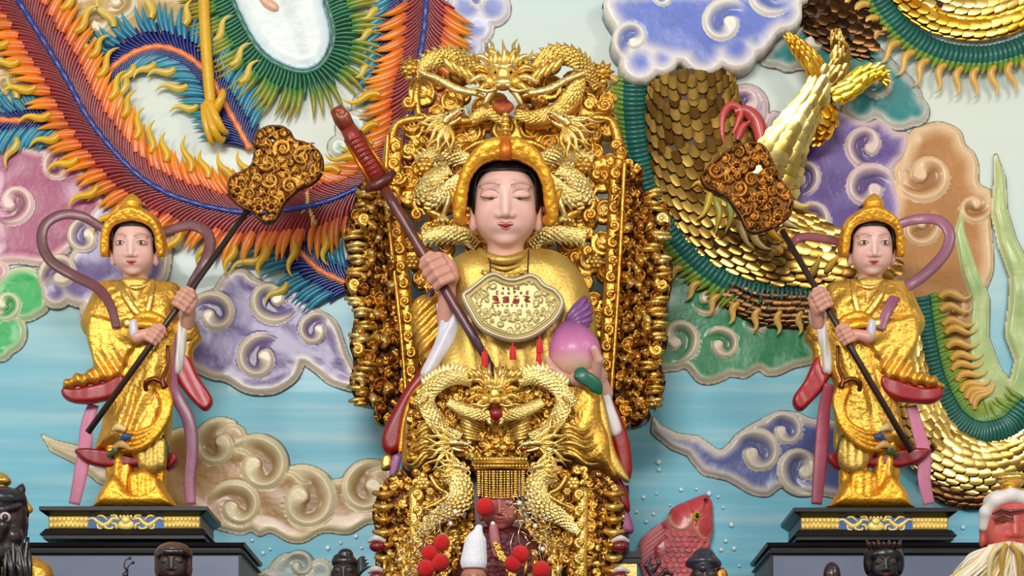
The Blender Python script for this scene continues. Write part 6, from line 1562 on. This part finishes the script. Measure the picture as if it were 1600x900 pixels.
for q, lab, poms, path in ((-1, 'left', [(690, 848, 13), (671, 864, 13), (688, 879, 14), (666, 888, 14)], [(700, 788), (680, 812), (655, 835), (640, 870), (645, 905)]),
                           (1, 'right', [(813, 866, 14), (801, 881, 13), (846, 890, 14)], [(800, 800), (828, 795), (848, 820), (852, 850), (862, 880)])):
    sp_ = thing('tinsel_spray', P(655 if q < 0 else 835, 1010, YP), 'gold tinsel and wire spray with %s red pompoms %s of the white cap' % ('four' if q < 0 else 'three', lab), 'ornament')
    tinsel(sp_, YP, path, 210, 26, 5 + q, 4)
    mb = MB(YP)
    for (x, y, r_) in poms: rod(mb, [(x, y - r_ + 2, 10), (x - 3, y - r_ - 18, 12), (x + 2, y - r_ - 36, 8)], [.7, .7, .7], (0.85, 0.8, 0.7))
    px = 655 if q < 0 else 835
    rod(mb, [(px, 870, 0), (px + 3, 940, 0), (px, 1010, 0)], [5, 5, 6], G2)
    mb.build('wire_stem', TIN, sp_)
    for (x, y, r_) in poms: pom(sp_, x, y, r_, YP, 16)
    mb = MB(YP); rr = random.Random(q)
    for i in range(26):
        x = rr.uniform(600, 655) if q < 0 else rr.uniform(820, 900); y = rr.uniform(840, 905); L = rr.uniform(12, 28)
        tongue(mb, [(x, y, 4), (x + rr.uniform(-4, 4), y + L * .5, 9), (x + rr.uniform(-8, 8), y + L, 4)], rr.uniform(2.2, 4), rr.choice((G1, G2, G4)), 4)
    for i in range(7):
        x, y = (705 - i * 2, 842 + i * 9) if q < 0 else (775 + i * 4, 850 + i * 8)
        p = A(x, y, 14); mb.spiral(p[0], p[1], 9, i, 1, 1.3, 3, 5, 12, L3(*G1))
    mb.build('gilt_leaves', CG, sp_)
    mb = MB(YP)
    for (x, y) in (((712, 800), (704, 818), (735, 845)) if q < 0 else ((770, 818), (836, 822), (848, 858), (812, 786))):
        p = A(x, y, 16); mb.ball(p[0], p[1], p[2], 3.6, 3.6, 3, 8, 6, L3(.95, .95, .95))
        mb.build('pearl', SATIN, sp_); mb = MB(YP)

# ------------------------------------------------------------------ white-capped figurine at the bottom centre
YW = -1.45
wf = thing('white_capped_figurine', P(740, 1010, YW), 'figurine with a tall fuzzy white cap at the bottom centre', 'statue')
def wc(X_, Y_, Z_):
    c = A(740, 860, 0); d = smin(cap(X_, Y_, Z_, A(740, 878, 0), A(743, 848, 0), 21, 17), cap(X_, Y_, Z_, A(744, 842, 0), A(748, 826, 0), 11, 6.5), 5)
    d = np.maximum(d, Y_ - A(740, 886, 20)[1]); return d + .5 * np.sin(X_ * 1.3 + Y_) * np.sin(Y_ * 1.1)
sculpt('white_cap', YW, wc, (710, 775, 812, 915, -30, 30), 1.3, mat('white_felt', (0.93, 0.93, 0.96), .9, sheen=.6, bump=[('noise', 200, .5, .006)]), wf)
head(wf, YW, 740, 912, 0, 44, 8, 'open', skin=(0.72, 0.48, 0.40), h=1.4, hair=False)
pil('robe', [(715, 955), (765, 955), (785, 990), (790, 1012), (690, 1012), (696, 990)], 18, 0, 1, ROBE, parent=wf, Y=YW, h=2.5)

# ------------------------------------------------------------------ row of small dark statues at the bottom edge
DK = mat('blackened_wood', None, .34, 0, .35, [('noise', 70, .25, .006)], (20, .2))
def bust(nm, label, cx, cy, W, Y, skin, robe, extra=None, tilt=8, gaze='half', hair=False, shoulders=None, robem=None):
    r = thing(nm, P(cx, 1010, Y), label, 'statue')
    head(r, Y, cx, cy, 4, W, tilt, gaze, skin=skin, lip=skin, h=1.25, hair=hair, dark=True)
    w = W * .95; s_ = shoulders or [(cx - w * .55, cy + W * .75), (cx + w * .55, cy + W * .75), (cx + w, cy + W * 1.15), (cx + w * 1.1, 1010), (cx - w * 1.1, 1010), (cx - w, cy + W * 1.15)]
    pil('robe', s_, W * .32, 0, 1.0, robem or DK, robe, parent=r, Y=Y, h=2.4)
    return r
def solid(parent, nm, Y, prims, k, m, col, h=1.3, post=None):
    """smooth union of capsules/ellipsoids in seen pixels"""
    A_ = []
    for p in prims:
        if p[0] == 'e': A_.append(('e', A(*p[1]), p[2]))
        else: A_.append(('c', [(*A(q[0], q[1], q[2]), q[3]) for q in p[1]]))
    def fn(X_, Y_, Z_):
        d = None
        for p in A_:
            e = ell(X_, Y_, Z_, p[1], p[2]) if p[0] == 'e' else caps(X_, Y_, Z_, p[1], k)
            d = e if d is None else smin(d, e, k)
        return post(X_, Y_, Z_, d) if post else d
    lo = np.full(3, 1e9); hi = -lo
    for p in A_:
        if p[0] == 'e': lo = np.minimum(lo, p[1] - p[2]); hi = np.maximum(hi, p[1] + p[2])
        else:
            for q in p[1]: lo = np.minimum(lo, np.array(q[:3]) - q[3]); hi = np.maximum(hi, np.array(q[:3]) + q[3])
    return sculpt(nm, Y, fn, (lo[0] - 4, hi[0] + 4, lo[1] - 4, hi[1] + 4, lo[2] - 4, hi[2] + 4), h, m, parent, col)
# far left: black-faced general with gold topknot and wide eyes
b = thing('black_faced_statue', P(5, 1010, -1.35), 'black-faced statue with bulging white eyes, horned cap and gold topknot at the far left', 'statue'); Yb = -1.35
solid(b, 'head', Yb, [('e', (2, 815, 0), (42, 52, 40)), ('c', [(2, 790, 30, 6), (4, 822, 44, 9), (-4, 838, 38, 12)]), ('e', (20, 838, 24), (15, 14, 14)), ('e', (22, 862, 20), (12, 14, 12)), ('c', [(-20, 792, 36, 5), (4, 796, 40, 5), (30, 790, 30, 5)]), ('e', (-4, 860, 22), (26, 22, 20))], 7, DK, (0.16, 0.11, 0.12))
for x in (8, -26):
    mb = MB(Yb); p = A(x, 808, 46); mb.ball(p[0], p[1], p[2], 9, 8, 6, 12, 8, L3(.80, .74, .74)); mb.build('eye', SATIN, b)
    mb = MB(Yb); p = A(x, 808, 52); mb.ball(p[0], p[1], p[2], 5, 5, 3, 10, 7, L3(.25, .10, .12)); mb.build('iris', SATIN, b)
solid(b, 'cap', Yb, [('e', (0, 782, 0), (42, 22, 40)), ('c', [(24, 778, 8, 9), (33, 764, 6, 6), (35, 757, 4, 2)]), ('c', [(32, 778, 6, 7), (38, 800, 0, 7), (38, 835, -4, 5)])], 5, DK, (0.10, 0.10, 0.13))
solid(b, 'topknot', Yb, [('e', (-2, 752, 0), (20, 10, 18)), ('e', (-2, 744, 0), (14, 6, 14)), ('e', (-2, 763, 0), (15, 4, 15))], 2, GOLD, (.8, .8, .8))
solid(b, 'gold_ear_flap', Yb, [('c', [(40, 786, -4, 5), (45, 796, -4, 6), (38, 802, -4, 5)])], 2, ORANGEGOLD, (.8, .8, .8))
mb = MB(Yb); rr = random.Random(2)
for i in range(46):
    x = rr.uniform(-20, 46); z = 34 - abs(x - 8) * .3 + rr.uniform(-4, 4); rod(mb, [(x, rr.uniform(838, 872), z - 4), (x + rr.uniform(-4, 8), 890, z + 3), (x + rr.uniform(-6, 14), 935, z - 4)], [3.2, 3.6, 1], (0.06, 0.05, 0.07))
mb.build('beard', DK, b)
pil('robe', [(-60, 870), (40, 868), (66, 876), (84, 900), (90, 1010), (-80, 1010)], 26, -10, 1.0, ROBE, parent=b, Y=Yb, h=2.6)
# others
b = bust('dark_capped_statue', 'dark wooden statue head in a brown cap before the left cabinet', 271, 884, 46, -1.3, (0.20, 0.15, 0.14), (0.12, 0.08, 0.07))
solid(b, 'cap', -1.3, [('e', (271, 862, 2), (27, 15, 25)), ('c', [(246, 866, 2, 5), (247, 890, -4, 5), (248, 915, -6, 4)]), ('c', [(296, 866, 2, 5), (295, 890, -4, 5), (295, 915, -6, 4)])], 4, DK, (0.33, 0.22, 0.17))
solid(b, 'cap_brim', -1.3, [('c', [(248, 868, 10, 4), (260, 862, 26, 5), (283, 862, 26, 5), (295, 868, 10, 4)])], 3, DK, (0.14, 0.11, 0.11))
tw = thing('twig_ornament', P(198, 1010, -1.3), 'thin dark twig ornament with two curled bead tips in front of the left cabinet panel', 'ornament')
mb = MB(-1.3); rod(mb, [(196, 1010, 0), (197, 930, 0), (198, 895, 0), (194, 884, 2), (197, 875, 2), (203, 873, 2)], [2.4, 2.2, 2, 1, .9, .9], (0.12, 0.08, 0.08)); mb.build('stem', DK, tw)
mb = MB(-1.3); rod(mb, [(198, 897, 0), (200, 886, 4), (206, 880, 4)], [1.4, 1, .9], (0.12, 0.08, 0.08)); mb.build('twig', DK, tw)
for x, y in ((203, 872), (208, 879)):
    mb = MB(-1.3); p = A(x, y, 4); mb.ball(p[0], p[1], p[2], 2.6, 2.6, 2.6, 8, 6, L3(.10, .12, .18)); mb.build('bead', DK, tw)
solid(tw, 'knob', -1.3, [('c', [(196, 898, 0, 5), (199, 892, 0, 2)])], 2, DK, (0.20, 0.10, 0.08))
b = bust('topknot_statue', 'black statue with a round topknot just left of the gilded chair', 538, 898, 38, -1.3, (0.10, 0.09, 0.10), (0.10, 0.09, 0.10))
solid(b, 'topknot', -1.3, [('e', (538, 878, 0), (20, 12, 18)), ('e', (540, 866, 2), (12, 9, 12)), ('e', (528, 872, 4), (7, 6, 6))], 3, DK, (0.07, 0.06, 0.07))
mb = MB(-1.3)
for i in range(7): tongue(mb, [(552, 905 - i * 2, -10), (564, 892 - i * 3, -6), (580 - i * 1.5, 884 - i * 2.4 + (4 if i % 2 else 0), -10)], 5, (0.12, 0.17, 0.20), 5)
mb.build('dark_plume', DK, b)
b = bust('blue_capped_statue', 'dark statue head with a rounded navy cap in front of the carp', 1100, 905, 42, -1.3, (0.15, 0.14, 0.17), (0.10, 0.10, 0.13))
solid(b, 'cap', -1.3, [('e', (1099, 878, 0), (26, 12, 24)), ('e', (1100, 868, 0), (17, 12, 17)), ('c', [(1076, 882, 0, 5), (1099, 888, 20, 6), (1122, 882, 0, 5)])], 4, DK, (0.16, 0.16, 0.22))
mb = MB(-1.3); p = A(1126, 903, -8); mb.ball(p[0], p[1], p[2], 12, 17, 5, 14, 8, L3(.62, .42, .20)); mb.build('gold_collar_leaf', CG, b)
b = bust('spiky_crown_statue', 'black statue head with a jagged crown before the right cabinet', 1381, 886, 44, -1.3, (0.11, 0.10, 0.12), (0.09, 0.09, 0.11))
solid(b, 'hair', -1.3, [('e', (1381, 868, -2), (29, 18, 26)), ('e', (1358, 880, -2), (9, 20, 12)), ('e', (1404, 880, -2), (9, 20, 12))], 4, DK, (0.06, 0.05, 0.07))
mb = MB(-1.3)
for i in range(7): x = 1360 + i * 7; tongue(mb, [(x, 858, 14), (x - 3 + i, 850, 20), (x - 8 + i * 2.4, 843 + 3 * (i % 2), 16)], 4.5, (0.22, 0.14, 0.12), 5)
mb.build('crown_points', DK, b)
b = thing('dark_finial', P(1300, 1010, -1.3), 'dark rounded pointed finial left of the jagged-crowned head, before the right cabinet', 'ornament')
solid(b, 'tip', -1.3, [('e', (1300, 896, 0), (13, 18, 11)), ('c', [(1300, 900, 0, 12), (1300, 960, 0, 14)])], 4, DK, (0.16, 0.08, 0.09)); solid(b, 'base', -1.3, [('c', [(1300, 960, 0, 14), (1300, 1004, 0, 22)])], 4, DK, (0.12, 0.07, 0.07))
b = thing('dark_coral_ornament', P(1030, 1010, -1.25), 'dark twisted branching ornament at the lower left of the carp', 'ornament')
solid(b, 'branches', -1.25, [('c', [(1030, 1008, 0, 9), (1028, 940, 0, 6), (1022, 905, 4, 5), (1010, 884, 6, 4), (1016, 872, 6, 2.5)]), ('c', [(1024, 910, 2, 5), (1040, 892, 6, 4), (1050, 897, 6, 3)]), ('c', [(1018, 892, 4, 4), (1030, 880, 8, 3), (1026, 872, 8, 2)]), ('e', (1018, 889, 4), (9, 7, 6))], 3, DK, (0.20, 0.07, 0.12))
b = thing('gilt_box', P(975, 1010, -1.1), 'black-topped gold box corner right of the gilded chair', 'box')
mb = MB(-1.1); mb.box(948, 862, 1002, 872, -40, 8); mb.box(950, 872, 999, 880, -38, 5); mb.build('black_lid', BLACK, b, smooth=False)
mb = MB(-1.1); mb.box(953, 880, 996, 1000, -36, 2, None, 1); mb.build('gold_front', mat('pale_gold_fret'), b, smooth=False)
# far right: red-faced elder with white hair and long pale beard
Yr = -1.35
b = thing('red_faced_elder', P(1575, 1010, Yr), 'red-faced elder statue with white hair, gold topknot and long pale beard at the far right', 'statue')
ho, tp2, sf2 = head(b, Yr, 1578, 826, 4, 84, 10, 'half', skin=(0.80, 0.36, 0.32), lip=(0.75, 0.08, 0.10), h=1.4, hair=False, dark=True)
solid(b, 'white_hair', Yr, [('c', [(1538, 822, 6, 9), (1541, 800, 16, 10), (1556, 782, 26, 11), (1580, 774, 32, 11), (1606, 780, 26, 11), (1622, 800, 14, 10)]), ('e', (1578, 785, -8), (42, 22, 38))], 5, mat('white_hair_paint', (0.90, 0.88, 0.86), .5, bump=[('noise', 60, .3, .006)]), (.9, .9, .9))
solid(b, 'forehead_wrinkle', Yr, [('c', [(1552, 802, 40, 2.2), (1565, 796, 47, 2.6), (1580, 799, 50, 2.6), (1600, 796, 46, 2.4)]), ('c', [(1554, 812, 42, 2), (1568, 805, 48, 2.4), (1582, 810, 52, 2.6)])], 2, DK, (0.40, 0.17, 0.15))
solid(b, 'topknot', Yr, [('e', (1582, 748, 4), (27, 10, 22)), ('e', (1580, 758, 4), (18, 5, 16)), ('e', (1580, 767, 4), (22, 5, 18))], 2, GOLD, (.8, .8, .8))
mb = MB(Yr); rr = random.Random(9)
for i in range(110):
    x = rr.uniform(1546, 1612); sp__ = (x - 1578) * rr.uniform(.2, 1.3) - rr.uniform(0, 22); z = 40 - abs(x - 1578) * .5 + rr.uniform(-3, 5)
    c = rr.choice(((0.93, 0.88, 0.74), (0.86, 0.76, 0.52), (0.80, 0.68, 0.38), (0.95, 0.92, 0.84)))
    rod(mb, [(x, 846 + abs(x - 1578) * .2, z), (x + sp__ * .6, 878, z + 6), (x + sp__ * 1.8, 915, z + 2), (x + sp__ * 2.4, 965, z - 6)], [2.2, 2.6, 2.2, .8], c)
for i in range(26):
    y = rr.uniform(852, 880); rod(mb, [(1548, y, 24), (1520 + rr.uniform(-8, 6), y + 14, 20), (1494 + rr.uniform(-8, 14), y + 40, 10)], [1.8, 1.6, .5], (0.93, 0.90, 0.82))
mb.build('beard', mat('beard_hair', None, .5, sheen=.3), b)
for k, xx in enumerate((1548, 1566, 1592, 1606)):
    mb = MB(Yr); rod(mb, [(1574 + (xx - 1574) * .3, 850, 52), (xx, 872, 52), (xx + (xx - 1574) * .15, 930, 42)], [4, 5, 1.5], (0.72, 0.56, 0.20) if k in (1, 2) else (0.88, 0.80, 0.58)); mb.build('moustache_lock', mat('beard_hair'), b)
pil('robe', [(1530, 890), (1640, 890), (1670, 930), (1680, 1010), (1490, 1010), (1500, 940)], 26, -12, 1, ROBE, parent=b, Y=Yr, h=2.8)
